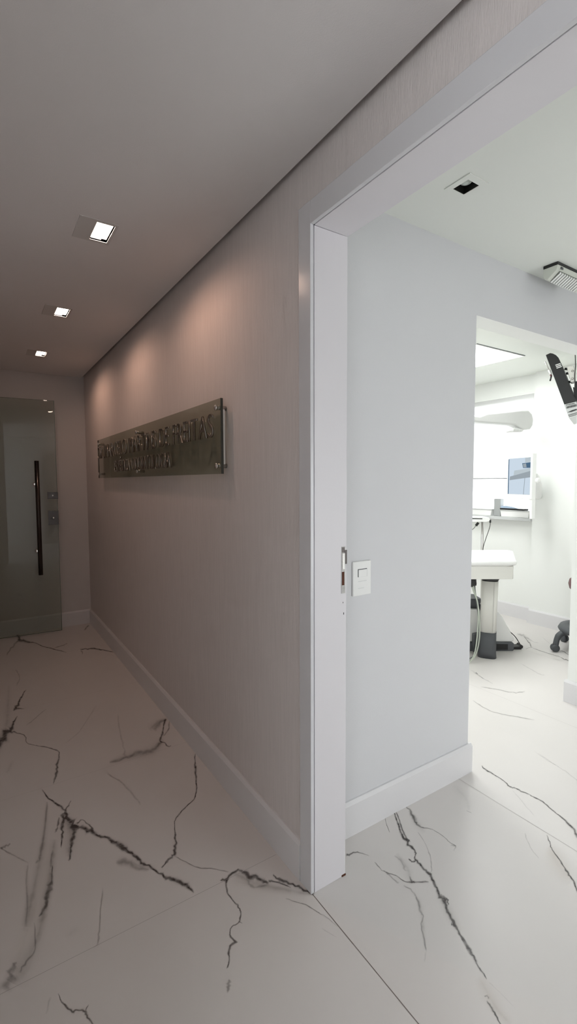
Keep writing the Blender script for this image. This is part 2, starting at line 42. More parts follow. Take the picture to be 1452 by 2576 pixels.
[(0.6564,2.9073,0.6686,2.901,0.07),(0.6439,2.8602,0.6625,2.8503,0.22),(0.6357,2.8128,0.6496,2.8056,0.22),(0.6243,2.7667,0.6426,2.7592,0.22),(0.6189,2.7171,0.6352,2.7133,0.22),(0.6103,2.6644,0.6263,2.6629,0.22),(0.6003,2.6099,0.6192,2.6091,0.22),(0.5952,2.5599,0.6168,2.5585,0.22),(0.5896,2.5203,0.6038,2.518,0.22),(0.5892,2.4918,0.6052,2.4869,0.22),(0.5817,2.4731,0.6015,2.4647,0.22),(0.5708,2.4589,0.5973,2.447,0.22),(0.5736,2.4369,0.5954,2.4275,0.07)],
[(0.0244,2.0542,0.0197,2.0727,0.15),(0.0302,2.0514,0.0233,2.0788,0.5),(0.0348,2.0533,0.0287,2.0778,0.5),(0.0415,2.0444,0.033,2.0828,0.5),(0.0433,2.0556,0.0383,2.0834,0.5),(0.0479,2.0507,0.0434,2.0852,0.5),(0.0516,2.0529,0.0493,2.0761,0.5),(0.0554,2.0589,0.0532,2.0817,0.5),(0.0595,2.0639,0.0584,2.0747,0.15)],
[(0.0203,2.0626,0.026,2.0758,0.1),(0.0264,2.0486,0.0327,2.063,0.35),(0.0342,2.0402,0.0385,2.0499,0.35),(0.04,2.0242,0.046,2.0376,0.35),(0.0498,2.0093,0.0557,2.0227,0.35),(0.0628,1.991,0.0673,2.001,0.35),(0.076,1.9659,0.0813,1.9775,0.35),(0.0908,1.9422,0.0964,1.9539,0.35),(0.1058,1.921,0.11,1.9295,0.1)],
[(0.1005,1.93,0.1116,1.9201,0.07),(0.0991,1.9035,0.1071,1.8963,0.22),(0.0948,1.8801,0.1022,1.8736,0.22),(0.09,1.8577,0.1004,1.8492,0.22),(0.0889,1.8328,0.0958,1.8279,0.22),(0.0875,1.8094,0.0958,1.8047,0.22),(0.0851,1.7876,0.0957,1.7821,0.22),(0.0857,1.7646,0.0955,1.759,0.22),(0.0852,1.7413,0.092,1.7369,0.22),(0.0845,1.7163,0.0913,1.7115,0.22),(0.0793,1.6937,0.0881,1.6871,0.22),(0.0747,1.6707,0.0849,1.6631,0.22),(0.072,1.6472,0.0833,1.6388,0.07)],
[(0.0981,1.6472,0.1026,1.6447,0.1),(0.097,1.6199,0.1043,1.616,0.35),(0.0941,1.5936,0.1019,1.5893,0.35),(0.0931,1.5692,0.101,1.5639,0.35),(0.092,1.5495,0.0975,1.5443,0.35),(0.0866,1.5387,0.0925,1.5302,0.35),(0.079,1.5343,0.0863,1.52,0.35),(0.0717,1.5295,0.078,1.5167,0.35),(0.0649,1.5238,0.0715,1.5122,0.35),(0.0604,1.5155,0.0692,1.5016,0.35),(0.0528,1.5137,0.0612,1.5008,0.35),(0.0518,1.5024,0.0573,1.494,0.35),(0.0472,1.4967,0.0536,1.4868,0.1)],
[(0.0416,1.5372,0.0482,1.5278,0.12),(0.0298,1.5423,0.0462,1.5188,0.4),(0.0267,1.5353,0.0475,1.5057,0.4),(0.0221,1.529,0.0448,1.4984,0.4),(0.0093,1.5312,0.0424,1.4892,0.4),(0.0127,1.5105,0.0519,1.4631,0.4),(0.0049,1.5025,0.042,1.4588,0.4),(-0.0034,1.4949,0.0301,1.4558,0.4),(-0.0155,1.4925,0.0368,1.4316,0.12)],
[(0.202,2.2655,0.2114,2.2577,0.07),(0.1947,2.2202,0.2067,2.2104,0.25),(0.1873,2.1775,0.1976,2.1689,0.25),(0.1798,2.1362,0.1926,2.1253,0.25),(0.1728,2.0952,0.1855,2.0838,0.25),(0.1636,2.0527,0.177,2.0404,0.25),(0.154,2.0095,0.1695,1.9948,0.25),(0.1441,1.9729,0.1597,1.9572,0.25),(0.1374,1.9466,0.1533,1.9274,0.25),(0.1392,1.9252,0.1481,1.909,0.25),(0.1327,1.9302,0.1401,1.9044,0.25),(0.1304,1.9216,0.1353,1.9014,0.25),(0.1261,1.9153,0.13,1.9022,0.07)],
[(0.1865,1.9475,0.1947,1.9401,0.12),(0.179,1.9275,0.1907,1.917,0.4),(0.1752,1.9048,0.1842,1.8968,0.4),(0.1707,1.8833,0.181,1.8742,0.4),(0.1689,1.86,0.1781,1.8519,0.12)],
[(0.4669,2.3172,0.48,2.3374,0.07),(0.4782,2.2872,0.4914,2.3074,0.25),(0.4917,2.261,0.501,2.2747,0.25),(0.5029,2.2334,0.5149,2.2491,0.25),(0.5115,2.2053,0.5218,2.2162,0.25),(0.5127,2.1722,0.5291,2.1857,0.25),(0.5183,2.144,0.5354,2.1557,0.25),(0.5244,2.1171,0.5427,2.1287,0.25),(0.5266,2.0902,0.5441,2.1013,0.25),(0.5297,2.0677,0.5442,2.0768,0.25),(0.5348,2.0495,0.5489,2.0578,0.25),(0.5355,2.0297,0.5517,2.039,0.25),(0.536,2.0096,0.5502,2.0177,0.07)],
[(0.3767,1.7289,0.377,1.7602,0.07),(0.3845,1.7146,0.3841,1.7698,0.25),(0.3912,1.7074,0.3923,1.7748,0.25),(0.3947,1.7156,0.4047,1.777,0.25),(0.3935,1.7103,0.4206,1.7688,0.25),(0.3992,1.7122,0.4239,1.7406,0.25),(0.4065,1.7028,0.4387,1.7325,0.25),(0.4134,1.6866,0.4347,1.71,0.25),(0.423,1.671,0.4391,1.6972,0.25),(0.4349,1.6597,0.4458,1.6841,0.25),(0.4472,1.6507,0.4579,1.6784,0.25),(0.46,1.644,0.4686,1.6662,0.25),(0.4723,1.6371,0.4784,1.6521,0.07)],
[(0.8135,1.2734,0.8197,1.2787,0.15),(0.8216,1.2657,0.8271,1.2703,0.5),(0.8265,1.2552,0.8325,1.2601,0.5),(0.8337,1.2471,0.839,1.2514,0.5),(0.8402,1.2396,0.8445,1.2432,0.5),(0.8448,1.2328,0.849,1.2367,0.5),(0.8488,1.2273,0.855,1.2331,0.5),(0.8535,1.2225,0.8591,1.2269,0.5),(0.8576,1.2152,0.8647,1.2195,0.5),(0.8613,1.2046,0.8688,1.2083,0.5),(0.8665,1.1927,0.8729,1.1956,0.5),(0.8706,1.1796,0.878,1.1829,0.5),(0.8762,1.1677,0.8821,1.1703,0.15)],
[(0.3521,2.7182,0.3476,2.7507,0.05),(0.3695,2.7385,0.3667,2.7607,0.18),(0.3869,2.7561,0.3842,2.7772,0.18),(0.407,2.7753,0.4033,2.7957,0.18),(0.4322,2.8048,0.428,2.8221,0.18),(0.4625,2.859,0.4567,2.8794,0.18),(0.4991,2.9265,0.4926,2.9484,0.18),(0.5409,2.9991,0.5323,3.0289,0.18),(0.5828,3.0777,0.5724,3.116,0.05)],
[(0.1115,1.3764,0.121,1.3669,0.06),(0.1068,1.3666,0.1149,1.3585,0.2),(0.104,1.3552,0.1109,1.3483,0.2),(0.1008,1.3443,0.1084,1.3368,0.2),(0.096,1.3354,0.1036,1.3279,0.06)],
[(0.7356,1.4196,0.7569,1.423,0.07),(0.7338,1.4072,0.7575,1.4099,0.25),(0.7317,1.3936,0.7508,1.3965,0.25),(0.7335,1.3784,0.7569,1.389,0.25),(0.7432,1.3667,0.7554,1.3809,0.25),(0.7558,1.3604,0.7624,1.3756,0.25),(0.7686,1.352,0.7754,1.3744,0.25),(0.7841,1.3515,0.789,1.3679,0.25),(0.7984,1.3494,0.8031,1.3637,0.07)],
[(0.1845,4.0347,0.1989,4.0561,0.09),(0.1929,3.9922,0.2076,4.0151,0.3),(0.1986,3.9466,0.2081,3.9602,0.3),(0.2014,3.9046,0.2142,3.9141,0.3),(0.2025,3.8698,0.2126,3.8654,0.3),(0.2013,3.8313,0.21,3.8169,0.3),(0.1932,3.7942,0.2024,3.7725,0.3),(0.1805,3.7646,0.1923,3.7354,0.3),(0.175,3.7192,0.1873,3.6904,0.09)],
[(1.4257,1.3778,1.437,1.3737,0.28),(1.4169,1.3715,1.4293,1.367,0.95),(1.4117,1.364,1.4266,1.3587,0.95),(1.4049,1.3566,1.4191,1.3523,0.95),(1.4007,1.3478,1.4164,1.3442,0.95),(1.3947,1.3391,1.4112,1.3364,0.95),(1.3916,1.33,1.4036,1.3284,0.95),(1.3828,1.3214,1.4011,1.319,0.95),(1.378,1.3121,1.3965,1.3091,0.95),(1.3719,1.3023,1.3885,1.299,0.95),(1.3644,1.2917,1.38,1.2887,0.95),(1.3534,1.2812,1.3746,1.2782,0.95),(1.3473,1.2695,1.3739,1.268,0.95),(1.3413,1.2579,1.3679,1.2583,0.95),(1.3335,1.2463,1.3657,1.2482,0.95),(1.3372,1.236,1.3681,1.2387,0.95),(1.3342,1.226,1.3706,1.2302,0.95),(1.3193,1.2144,1.3581,1.2208,0.95),(1.3298,1.2078,1.3521,1.212,0.95),(1.3287,1.2005,1.3567,1.2049,0.95),(1.3268,1.194,1.3539,1.1965,0.95),(1.3325,1.1878,1.3484,1.1883,0.95),(1.3298,1.1812,1.3477,1.1807,0.95),(1.3236,1.1757,1.3418,1.1736,0.95),(1.325,1.171,1.339,1.1661,0.95),(1.3218,1.1706,1.3292,1.1625,0.95),(1.3198,1.1678,1.3246,1.1583,0.95),(1.3138,1.1647,1.3211,1.1585,0.95),(1.3036,1.1598,1.3184,1.1564,0.95),(1.2968,1.1517,1.3169,1.1507,0.95),(1.2972,1.143,1.3195,1.1435,0.95),(1.2912,1.134,1.3144,1.1354,0.95),(1.2944,1.1257,1.3167,1.1281,0.95),(1.293,1.1174,1.3135,1.1205,0.95),(1.2899,1.1087,1.3114,1.1126,0.95),(1.2879,1.1006,1.3085,1.1041,0.95),(1.2901,1.0936,1.313,1.0969,0.95),(1.2888,1.0864,1.3077,1.0889,0.95),(1.2859,1.0795,1.3103,1.0821,0.95),(1.2864,1.0732,1.3145,1.0747,0.95),(1.2842,1.0665,1.3058,1.066,0.95),(1.2744,1.0596,1.3003,1.0573,0.95),(1.2766,1.051,1.2975,1.0482,0.95),(1.2701,1.0427,1.2921,1.0397,0.95),(1.2636,1.0345,1.288,1.0313,0.95),(1.2662,1.0252,1.2837,1.0231,0.95),(1.2545,1.0179,1.2785,1.0149,0.95),(1.2499,1.0099,1.2738,1.0069,0.95),(1.2449,1.0026,1.2704,0.9994,0.95),(1.2361,0.9968,1.2716,0.9924,0.95),(1.2446,0.9896,1.2689,0.9865,0.95),(1.2381,0.9844,1.2711,0.9797,0.95),(1.2339,0.9782,1.2705,0.9725,0.95),(1.2343,0.9704,1.2613,0.9659,0.95),(1.2296,0.9629,1.257,0.9581,0.95),(1.2257,0.9547,1.2439,0.9515,0.95),(1.217,0.9465,1.2398,0.9425,0.95),(1.2166,0.9357,1.2386,0.9317,0.95),(1.2087,0.9253,1.2285,0.9217,0.95),(1.2058,0.9139,1.2288,0.91,0.95),(1.2004,0.9038,1.2197,0.901,0.95),(1.1979,0.8945,1.2167,0.8923,0.95),(1.1979,0.8859,1.2104,0.8846,0.95),(1.1901,0.8783,1.2079,0.8765,0.95),(1.1886,0.8698,1.2026,0.8681,0.95),(1.1831,0.8609,1.2021,0.8584,0.95),(1.1785,0.8515,1.1991,0.8488,0.95),(1.1757,0.8419,1.1956,0.8394,0.95),(1.1678,0.8333,1.1932,0.8306,0.95),(1.1641,0.8247,1.1942,0.8222,0.95),(1.1625,0.8165,1.1864,0.8147,0.95),(1.1668,0.8083,1.1822,0.8068,0.95),(1.1612,0.8015,1.178,0.7991,0.95),(1.1566,0.795,1.1747,0.7915,0.95),(1.156,0.7876,1.1668,0.7853,0.95),(1.1528,0.7806,1.1631,0.7786,0.95),(1.1481,0.7738,1.1633,0.7716,0.95),(1.1483,0.7665,1.1607,0.7652,0.95),(1.1481,0.7595,1.1598,0.7585,0.95),(1.1462,0.7528,1.1541,0.7522,0.95),(1.1438,0.7463,1.1511,0.7457,0.28)],
[(1.4288,1.3734,1.4393,1.3733,0.26),(1.4265,1.3636,1.4353,1.3636,0.85),(1.4195,1.3542,1.4314,1.354,0.85),(1.4131,1.345,1.427,1.3442,0.85),(1.4093,1.3356,1.4183,1.3342,0.85),(1.4029,1.3258,1.4133,1.3232,0.85),(1.3948,1.3155,1.4045,1.3128,0.85),(1.3857,1.305,1.4007,1.3013,0.85),(1.3806,1.2938,1.3919,1.2919,0.85),(1.3725,1.2835,1.3847,1.2822,0.85),(1.3678,1.273,1.3811,1.2722,0.85),(1.3573,1.263,1.378,1.2625,0.85),(1.358,1.2532,1.3732,1.2536,0.85),(1.3493,1.2437,1.3696,1.2453,0.85),(1.3538,1.2359,1.3643,1.2372,0.85),(1.3555,1.2285,1.3658,1.2298,0.85),(1.3536,1.2207,1.3597,1.2214,0.26)],
[(1.2856,1.1669,1.2926,1.1678,0.26),(1.2832,1.1625,1.2937,1.1637,0.85),(1.28,1.1577,1.2978,1.16,0.85),(1.2827,1.1534,1.297,1.1572,0.85),(1.2805,1.1469,1.2947,1.1552,0.85),(1.2853,1.1433,1.2962,1.1549,0.85),(1.2893,1.1397,1.3,1.1552,0.85),(1.295,1.1401,1.3022,1.1509,0.85),(1.2999,1.1401,1.3083,1.1521,0.26)],
[(1.2582,0.9985,1.272,1.0009,0.21),(1.2493,0.9921,1.2715,0.9961,0.7),(1.256,0.9885,1.2757,0.992,0.7),(1.2547,0.9841,1.274,0.9868,0.7),(1.2587,0.9809,1.2728,0.982,0.7),(1.2553,0.9776,1.2754,0.9778,0.7),(1.2602,0.9745,1.2731,0.9738,0.7),(1.257,0.9717,1.2739,0.9699,0.7),(1.2501,0.9701,1.2662,0.9673,0.7),(1.2516,0.9676,1.263,0.9645,0.7),(1.2536,0.9645,1.2613,0.9618,0.7),(1.2508,0.9626,1.2595,0.9594,0.7),(1.251,0.9595,1.2549,0.9581,0.21)],
[(1.2022,0.9121,1.215,0.9143,0.18),(1.194,0.9068,1.2116,0.9097,0.6),(1.1974,0.9034,1.2142,0.9061,0.6),(1.1979,0.8995,1.2106,0.9016,0.6),(1.2024,0.8963,1.2131,0.898,0.18)],
[(1.1,0.7209,1.1037,0.7247,0.15),(1.1016,0.719,1.1065,0.7244,0.5),(1.1038,0.7179,1.1093,0.7236,0.5),(1.1064,0.7183,1.1126,0.7224,0.5),(1.105,0.7178,1.1148,0.7196,0.5),(1.1046,0.718,1.1129,0.7168,0.5),(1.1053,0.7166,1.1147,0.7138,0.5),(1.1039,0.7149,1.1114,0.7126,0.5),(1.1018,0.7134,1.11,0.711,0.15)],
[(1.0945,0.7131,1.101,0.7122,0.24),(1.0906,0.7083,1.1006,0.7071,0.8),(1.0894,0.7033,1.1021,0.7016,0.8),(1.0886,0.6983,1.0984,0.6969,0.8),(1.085,0.6939,1.0998,0.6918,0.8),(1.0827,0.6897,1.0966,0.6878,0.8),(1.0852,0.6852,1.0946,0.6838,0.8),(1.082,0.6816,1.0927,0.6797,0.8),(1.0816,0.6773,1.0902,0.6755,0.8),(1.079,0.673,1.0894,0.6706,0.8),(1.0766,0.6685,1.0847,0.6665,0.8),(1.0752,0.6636,1.083,0.6616,0.8),(1.0736,0.6588,1.0816,0.6568,0.24)],
[(1.0989,1.294,1.1102,1.3147,0.2),(1.1057,1.2985,1.1161,1.3172,0.65),(1.1085,1.2956,1.1188,1.3144,0.65),(1.1105,1.2904,1.1218,1.3123,0.65),(1.1186,1.2958,1.1247,1.3102,0.65),(1.1237,1.2946,1.1289,1.3106,0.65),(1.1295,1.2965,1.1334,1.3085,0.65),(1.1344,1.2969,1.1401,1.3095,0.65),(1.1366,1.2926,1.1464,1.3077,0.65),(1.1421,1.2927,1.1501,1.3023,0.65),(1.1476,1.2911,1.1571,1.301,0.65),(1.151,1.2865,1.16,1.2947,0.65),(1.1556,1.2824,1.1628,1.2881,0.65),(1.1604,1.2771,1.1681,1.2825,0.65),(1.1655,1.2708,1.1707,1.2742,0.65),(1.1708,1.2641,1.1752,1.267,0.65),(1.1742,1.2565,1.1785,1.2592,0.2)],
[(1.169,1.2244,1.176,1.2255,0.2),(1.1683,1.2156,1.1781,1.2171,0.65),(1.1665,1.2066,1.1752,1.2079,0.65),(1.1667,1.1981,1.1757,1.1998,0.65),(1.1672,1.1906,1.1733,1.192,0.65),(1.1625,1.183,1.1726,1.1858,0.65),(1.1663,1.1785,1.1735,1.1811,0.65),(1.1678,1.1732,1.179,1.1782,0.65),(1.1716,1.1676,1.1792,1.1717,0.65),(1.1723,1.1578,1.184,1.1651,0.65),(1.1813,1.1518,1.1886,1.1564,0.65),(1.1859,1.1429,1.1939,1.1474,0.65),(1.1906,1.135,1.2004,1.1393,0.65),(1.1928,1.1264,1.2016,1.129,0.65),(1.1933,1.1167,1.2019,1.1189,0.65),(1.1947,1.1072,1.2048,1.1106,0.65),(1.1988,1.0995,1.2072,1.1039,0.65),(1.2019,1.0922,1.2129,1.1009,0.65),(1.2069,1.0865,1.2189,1.0987,0.65),(1.2135,1.0823,1.2253,1.0947,0.65),(1.2208,1.0773,1.2342,1.0903,0.65),(1.2318,1.0726,1.2427,1.0829,0.65),(1.2424,1.0654,1.2533,1.0756,0.65),(1.2561,1.0602,1.2661,1.0693,0.65),(1.2657,1.0516,1.2751,1.0601,0.2)],
[(1.1695,1.1678,1.178,1.17,0.1),(1.1689,1.159,1.1784,1.1613,0.35),(1.1701,1.1505,1.1833,1.1538,0.35),(1.1691,1.1419,1.1826,1.1451,0.35),(1.1689,1.1342,1.1825,1.137,0.35),(1.1701,1.1275,1.1829,1.1299,0.35),(1.1693,1.121,1.1844,1.1235,0.35),(1.1673,1.1144,1.185,1.1173,0.35),(1.1698,1.1085,1.1876,1.1114,0.1)],
[(1.2276,1.1107,1.2348,1.1096,0.15),(1.225,1.1058,1.2351,1.1042,0.5),(1.2211,1.101,1.2314,1.0995,0.5),(1.2161,1.0961,1.2318,1.0951,0.5),(1.2148,1.0905,1.2328,1.0926,0.5),(1.2106,1.084,1.2286,1.0899,0.5),(1.2194,1.0828,1.2341,1.0899,0.5),(1.2209,1.0799,1.2306,1.0848,0.5),(1.2215,1.0767,1.232,1.0817,0.15)],
[(1.3688,1.3736,1.3746,1.3722,0.21),(1.3615,1.3633,1.3674,1.3618,0.7),(1.3545,1.3528,1.3585,1.3518,0.7),(1.3464,1.3431,1.3523,1.3416,0.7),(1.3411,1.3334,1.3465,1.3323,0.7),(1.3366,1.3247,1.3426,1.3236,0.7),(1.332,1.3168,1.338,1.3158,0.7),(1.3278,1.3092,1.3336,1.3083,0.7),(1.3231,1.3017,1.33,1.3005,0.21)],
[(1.4888,1.3693,1.4978,1.3731,0.17),(1.4851,1.3619,1.5003,1.3686,0.55),(1.4842,1.3561,1.4988,1.3622,0.55),(1.4842,1.3518,1.5038,1.3573,0.55),(1.4839,1.3474,1.5058,1.3489,0.55),(1.4822,1.3404,1.4992,1.3386,0.55),(1.4698,1.3328,1.4941,1.3281,0.55),(1.4691,1.3219,1.4857,1.3191,0.55),(1.461,1.3126,1.4863,1.31,0.55),(1.454,1.3036,1.4794,1.3022,0.55),(1.4516,1.2946,1.4737,1.2943,0.55),(1.4463,1.2856,1.4636,1.2867,0.55),(1.4472,1.2774,1.4662,1.2803,0.55),(1.4416,1.2684,1.4583,1.2725,0.55),(1.4445,1.2615,1.463,1.2675,0.55),(1.4452,1.2542,1.4606,1.2605,0.55),(1.4489,1.2481,1.4593,1.2535,0.55),(1.4522,1.2417,1.4638,1.2491,0.55),(1.4585,1.2373,1.4664,1.2429,0.55),(1.4643,1.2328,1.4739,1.2393,0.55),(1.4705,1.2286,1.478,1.2332,0.55),(1.4718,1.2217,1.481,1.2269,0.55),(1.476,1.2165,1.4869,1.2222,0.55),(1.4792,1.2104,1.4867,1.2138,0.55),(1.4792,1.2021,1.4884,1.2056,0.55),(1.4825,1.1932,1.49,1.1957,0.55),(1.4833,1.1821,1.4915,1.1846,0.55),(1.484,1.1712,1.492,1.1734,0.55),(1.484,1.1618,1.4902,1.1633,0.55),(1.4824,1.1547,1.4899,1.1559,0.55),(1.4811,1.1489,1.4906,1.15,0.55),(1.478,1.143,1.4872,1.1445,0.55),(1.4792,1.1369,1.4871,1.139,0.55),(1.4783,1.1293,1.4876,1.1324,0.55),(1.4815,1.1226,1.4888,1.1253,0.55),(1.4821,1.115,1.49,1.1179,0.55),(1.4833,1.1077,1.4924,1.111,0.17)],
[(1.478,1.3452,1.4919,1.3471,0.07),(1.4702,1.3338,1.5001,1.3379,0.25),(1.4601,1.3222,1.4901,1.3261,0.25),(1.4568,1.3122,1.499,1.3164,0.25),(1.4492,1.303,1.4957,1.3049,0.25),(1.4519,1.2947,1.4913,1.2938,0.25),(1.4493,1.2861,1.4751,1.2844,0.25),(1.4412,1.2775,1.4687,1.2754,0.25),(1.4384,1.2684,1.459,1.2669,0.07)],
[(1.1798,1.0917,1.1919,1.0967,0.11),(1.1828,1.0838,1.1926,1.0879,0.38),(1.1865,1.0763,1.1965,1.0803,0.38),(1.1898,1.0692,1.2016,1.0726,0.38),(1.1861,1.061,1.1981,1.0623,0.38),(1.1858,1.0527,1.1994,1.0521,0.38),(1.1827,1.043,1.1948,1.0413,0.38),(1.1765,1.0335,1.1886,1.0312,0.38),(1.1715,1.0248,1.1862,1.021,0.38),(1.1645,1.0175,1.1793,1.0125,0.38),(1.1608,1.0093,1.1731,1.0043,0.38),(1.1529,1.0029,1.1657,0.9981,0.38),(1.1471,0.9959,1.1643,0.9924,0.38),(1.1494,0.9891,1.1626,0.9897,0.38),(1.1459,0.9844,1.1601,0.9864,0.38),(1.1499,0.9825,1.1583,0.9816,0.38),(1.1492,0.9791,1.155,0.9758,0.38),(1.1423,0.9755,1.1471,0.9707,0.38),(1.1329,0.9712,1.1384,0.9649,0.38),(1.1218,0.9663,1.1283,0.9602,0.38),(1.1147,0.9576,1.1224,0.9529,0.38),(1.1065,0.95,1.1144,0.9468,0.38),(1.1013,0.9409,1.109,0.9383,0.38),(1.0932,0.9331,1.104,0.9294,0.38),(1.0888,0.9247,1.0981,0.9208,0.38),(1.0823,0.9174,1.0911,0.9132,0.38),(1.0756,0.9102,1.0836,0.9062,0.38),(1.0704,0.9024,1.0781,0.8985,0.38),(1.0646,0.8949,1.072,0.8912,0.11)],
[(1.063,0.897,1.069,0.8919,0.04),(1.0563,0.8918,1.0631,0.886,0.15),(1.0505,0.8858,1.0547,0.8823,0.15),(1.0416,0.8826,1.0485,0.8767,0.15),(1.0349,0.8777,1.0419,0.8718,0.04)],
[(1.4179,1.24,1.4247,1.2404,0.1),(1.4131,1.2262,1.4202,1.2267,0.35),(1.4076,1.2126,1.4157,1.2131,0.35),(1.4031,1.1994,1.4099,1.1995,0.35),(1.3964,1.1864,1.4034,1.186,0.35),(1.3888,1.1729,1.3971,1.1719,0.35),(1.381,1.1591,1.3876,1.158,0.35),(1.3695,1.1467,1.3797,1.1445,0.35),(1.364,1.135,1.3735,1.1323,0.35),(1.3568,1.126,1.3641,1.1232,0.35),(1.3479,1.1194,1.3569,1.115,0.35),(1.3407,1.1127,1.3506,1.1075,0.35),(1.3349,1.1053,1.3441,1.1004,0.35),(1.3273,1.0991,1.3344,1.0951,0.35),(1.3207,1.0929,1.3288,1.0881,0.35),(1.3145,1.0866,1.3229,1.0815,0.35),(1.305,1.0822,1.3138,1.0769,0.1)],
[(1.2486,1.2047,1.2633,1.2081,0.06),(1.2502,1.1953,1.2642,1.1986,0.2),(1.2487,1.1854,1.2672,1.1895,0.2),(1.2474,1.1763,1.2692,1.1797,0.2),(1.2472,1.1682,1.2639,1.1686,0.2),(1.2432,1.1602,1.2589,1.1584,0.2),(1.2363,1.1525,1.2583,1.1479,0.2),(1.2327,1.1435,1.2458,1.1406,0.2),(1.2325,1.1337,1.2458,1.1309,0.06)],
[(1.4649,1.119,1.4837,1.1286,0.09),(1.4717,1.1172,1.4851,1.1242,0.3),(1.4729,1.1125,1.4879,1.1201,0.3),(1.476,1.1106,1.4904,1.1154,0.3),(1.4766,1.1108,1.492,1.1085,0.3),(1.477,1.1101,1.4836,1.1013,0.3),(1.4725,1.1069,1.4745,1.0999,0.3),(1.4651,1.1052,1.4667,1.099,0.3),(1.4587,1.1012,1.4609,1.094,0.09)],
[(2.0205,1.3722,2.0333,1.3742,0.26),(2.0155,1.365,2.0313,1.3672,0.85),(2.0089,1.3579,2.0227,1.3599,0.85),(2.0049,1.3494,2.0257,1.3541,0.85),(2.0022,1.3388,2.028,1.3466,0.85),(1.9985,1.3246,2.0226,1.3329,0.85),(2.0037,1.3113,2.0263,1.3193,0.85),(2.0037,1.2959,2.0205,1.3015,0.85),(2.0039,1.2818,2.0182,1.2862,0.85),(2.004,1.2688,2.0187,1.2731,0.85),(2.0017,1.2555,2.0166,1.2596,0.85),(2.0016,1.2436,2.0135,1.2466,0.85),(1.9957,1.2316,2.0115,1.2351,0.85),(1.9942,1.222,2.0083,1.2245,0.85),(1.9816,1.2113,2.0029,1.2145,0.85),(1.9827,1.2035,1.9997,1.2066,0.85),(1.9792,1.1953,2.0031,1.2023,0.85),(1.9835,1.1906,2.0068,1.2025,0.85),(1.9822,1.184,2.0006,1.1972,0.85),(1.9873,1.185,2.0058,1.1957,0.85),(1.9898,1.1833,2.0116,1.1922,0.85),(1.9956,1.1792,2.0099,1.184,0.85),(1.9947,1.1708,2.012,1.1762,0.85),(1.9936,1.1614,2.0166,1.1687,0.85),(1.9921,1.1518,2.0107,1.1579,0.85),(1.9977,1.1444,2.0143,1.15,0.85),(2.0026,1.1367,2.0177,1.1418,0.85),(2.0033,1.1274,2.0182,1.1324,0.85),(2.0086,1.1198,2.0207,1.1238,0.26)],
[(2.0084,1.1204,2.0196,1.123,0.26),(2.0047,1.1152,2.0177,1.1181,0.85),(2.0007,1.1101,2.0176,1.114,0.85),(2.0054,1.1063,2.0192,1.1098,0.85),(2.0035,1.0994,2.021,1.1044,0.85),(2.0035,1.0909,2.0229,1.097,0.85),(2.0069,1.0823,2.0229,1.0873,0.85),(2.0059,1.0719,2.0243,1.0769,0.85),(2.0064,1.0621,2.0251,1.0659,0.85),(2.0021,1.051,2.018,1.0533,0.85),(1.9992,1.0393,2.0158,1.0413,0.85),(1.9922,1.0266,2.0079,1.0286,0.85),(1.9863,1.0137,2.006,1.0167,0.85),(1.9838,1.0011,2.0042,1.0046,0.85),(1.9825,0.9885,1.9942,0.9906,0.85),(1.9787,0.9758,1.9951,0.9784,0.85),(1.9735,0.9635,1.9914,0.9658,0.85),(1.9704,0.9522,1.9887,0.954,0.85),(1.9566,0.9404,1.9871,0.9428,0.85),(1.9513,0.9295,1.9813,0.9309,0.85),(1.9478,0.918,1.9749,0.9184,0.85),(1.9433,0.9053,1.9697,0.9048,0.85),(1.921,0.8923,1.9558,0.891,0.85),(1.9093,0.8788,1.9461,0.8771,0.85),(1.9048,0.8653,1.9337,0.8639,0.26)],
[(1.83,0.9501,1.8386,0.9482,0.27),(1.8214,0.9406,1.8296,0.9387,0.9),(1.8082,0.932,1.8175,0.93,0.9),(1.8001,0.9228,1.8131,0.92,0.9),(1.7918,0.9147,1.8005,0.9128,0.9),(1.7797,0.9094,1.7902,0.9069,0.9),(1.777,0.9029,1.7877,0.9007,0.9),(1.7713,0.8967,1.7793,0.8956,0.9),(1.7655,0.889,1.7757,0.8882,0.9),(1.7574,0.879,1.7692,0.8787,0.9),(1.7506,0.8677,1.7638,0.8675,0.9),(1.7444,0.8563,1.7557,0.856,0.9),(1.7335,0.846,1.7502,0.8452,0.9),(1.7277,0.8367,1.7403,0.8357,0.9),(1.7225,0.8276,1.7341,0.8265,0.9),(1.7112,0.8195,1.7286,0.8178,0.9),(1.7086,0.8109,1.7263,0.8095,0.9),(1.6987,0.8038,1.7186,0.8026,0.9),(1.6993,0.7969,1.7138,0.796,0.9),(1.6916,0.7909,1.7091,0.7891,0.9),(1.689,0.7835,1.7056,0.7809,0.9),(1.6799,0.7754,1.6974,0.7719,0.9),(1.669,0.7668,1.6841,0.7634,0.9),(1.6581,0.7578,1.6765,0.7535,0.9),(1.6482,0.7488,1.6688,0.7441,0.27)],
[(1.7684,1.0033,1.7777,1.0004,0.07),(1.7629,0.9979,1.7694,0.9958,0.25),(1.7559,0.9933,1.7656,0.9903,0.25),(1.7483,0.9879,1.7576,0.9856,0.25),(1.7412,0.9805,1.7508,0.9788,0.25),(1.7328,0.9711,1.7426,0.9696,0.25),(1.7254,0.96,1.7336,0.9589,0.25),(1.7139,0.949,1.7213,0.9482,0.25),(1.706,0.9382,1.7164,0.9377,0.25),(1.7002,0.9283,1.7091,0.9284,0.25),(1.6961,0.9188,1.707,0.9192,0.25),(1.6932,0.9096,1.7007,0.9099,0.25),(1.6877,0.9004,1.6968,0.9007,0.07)],
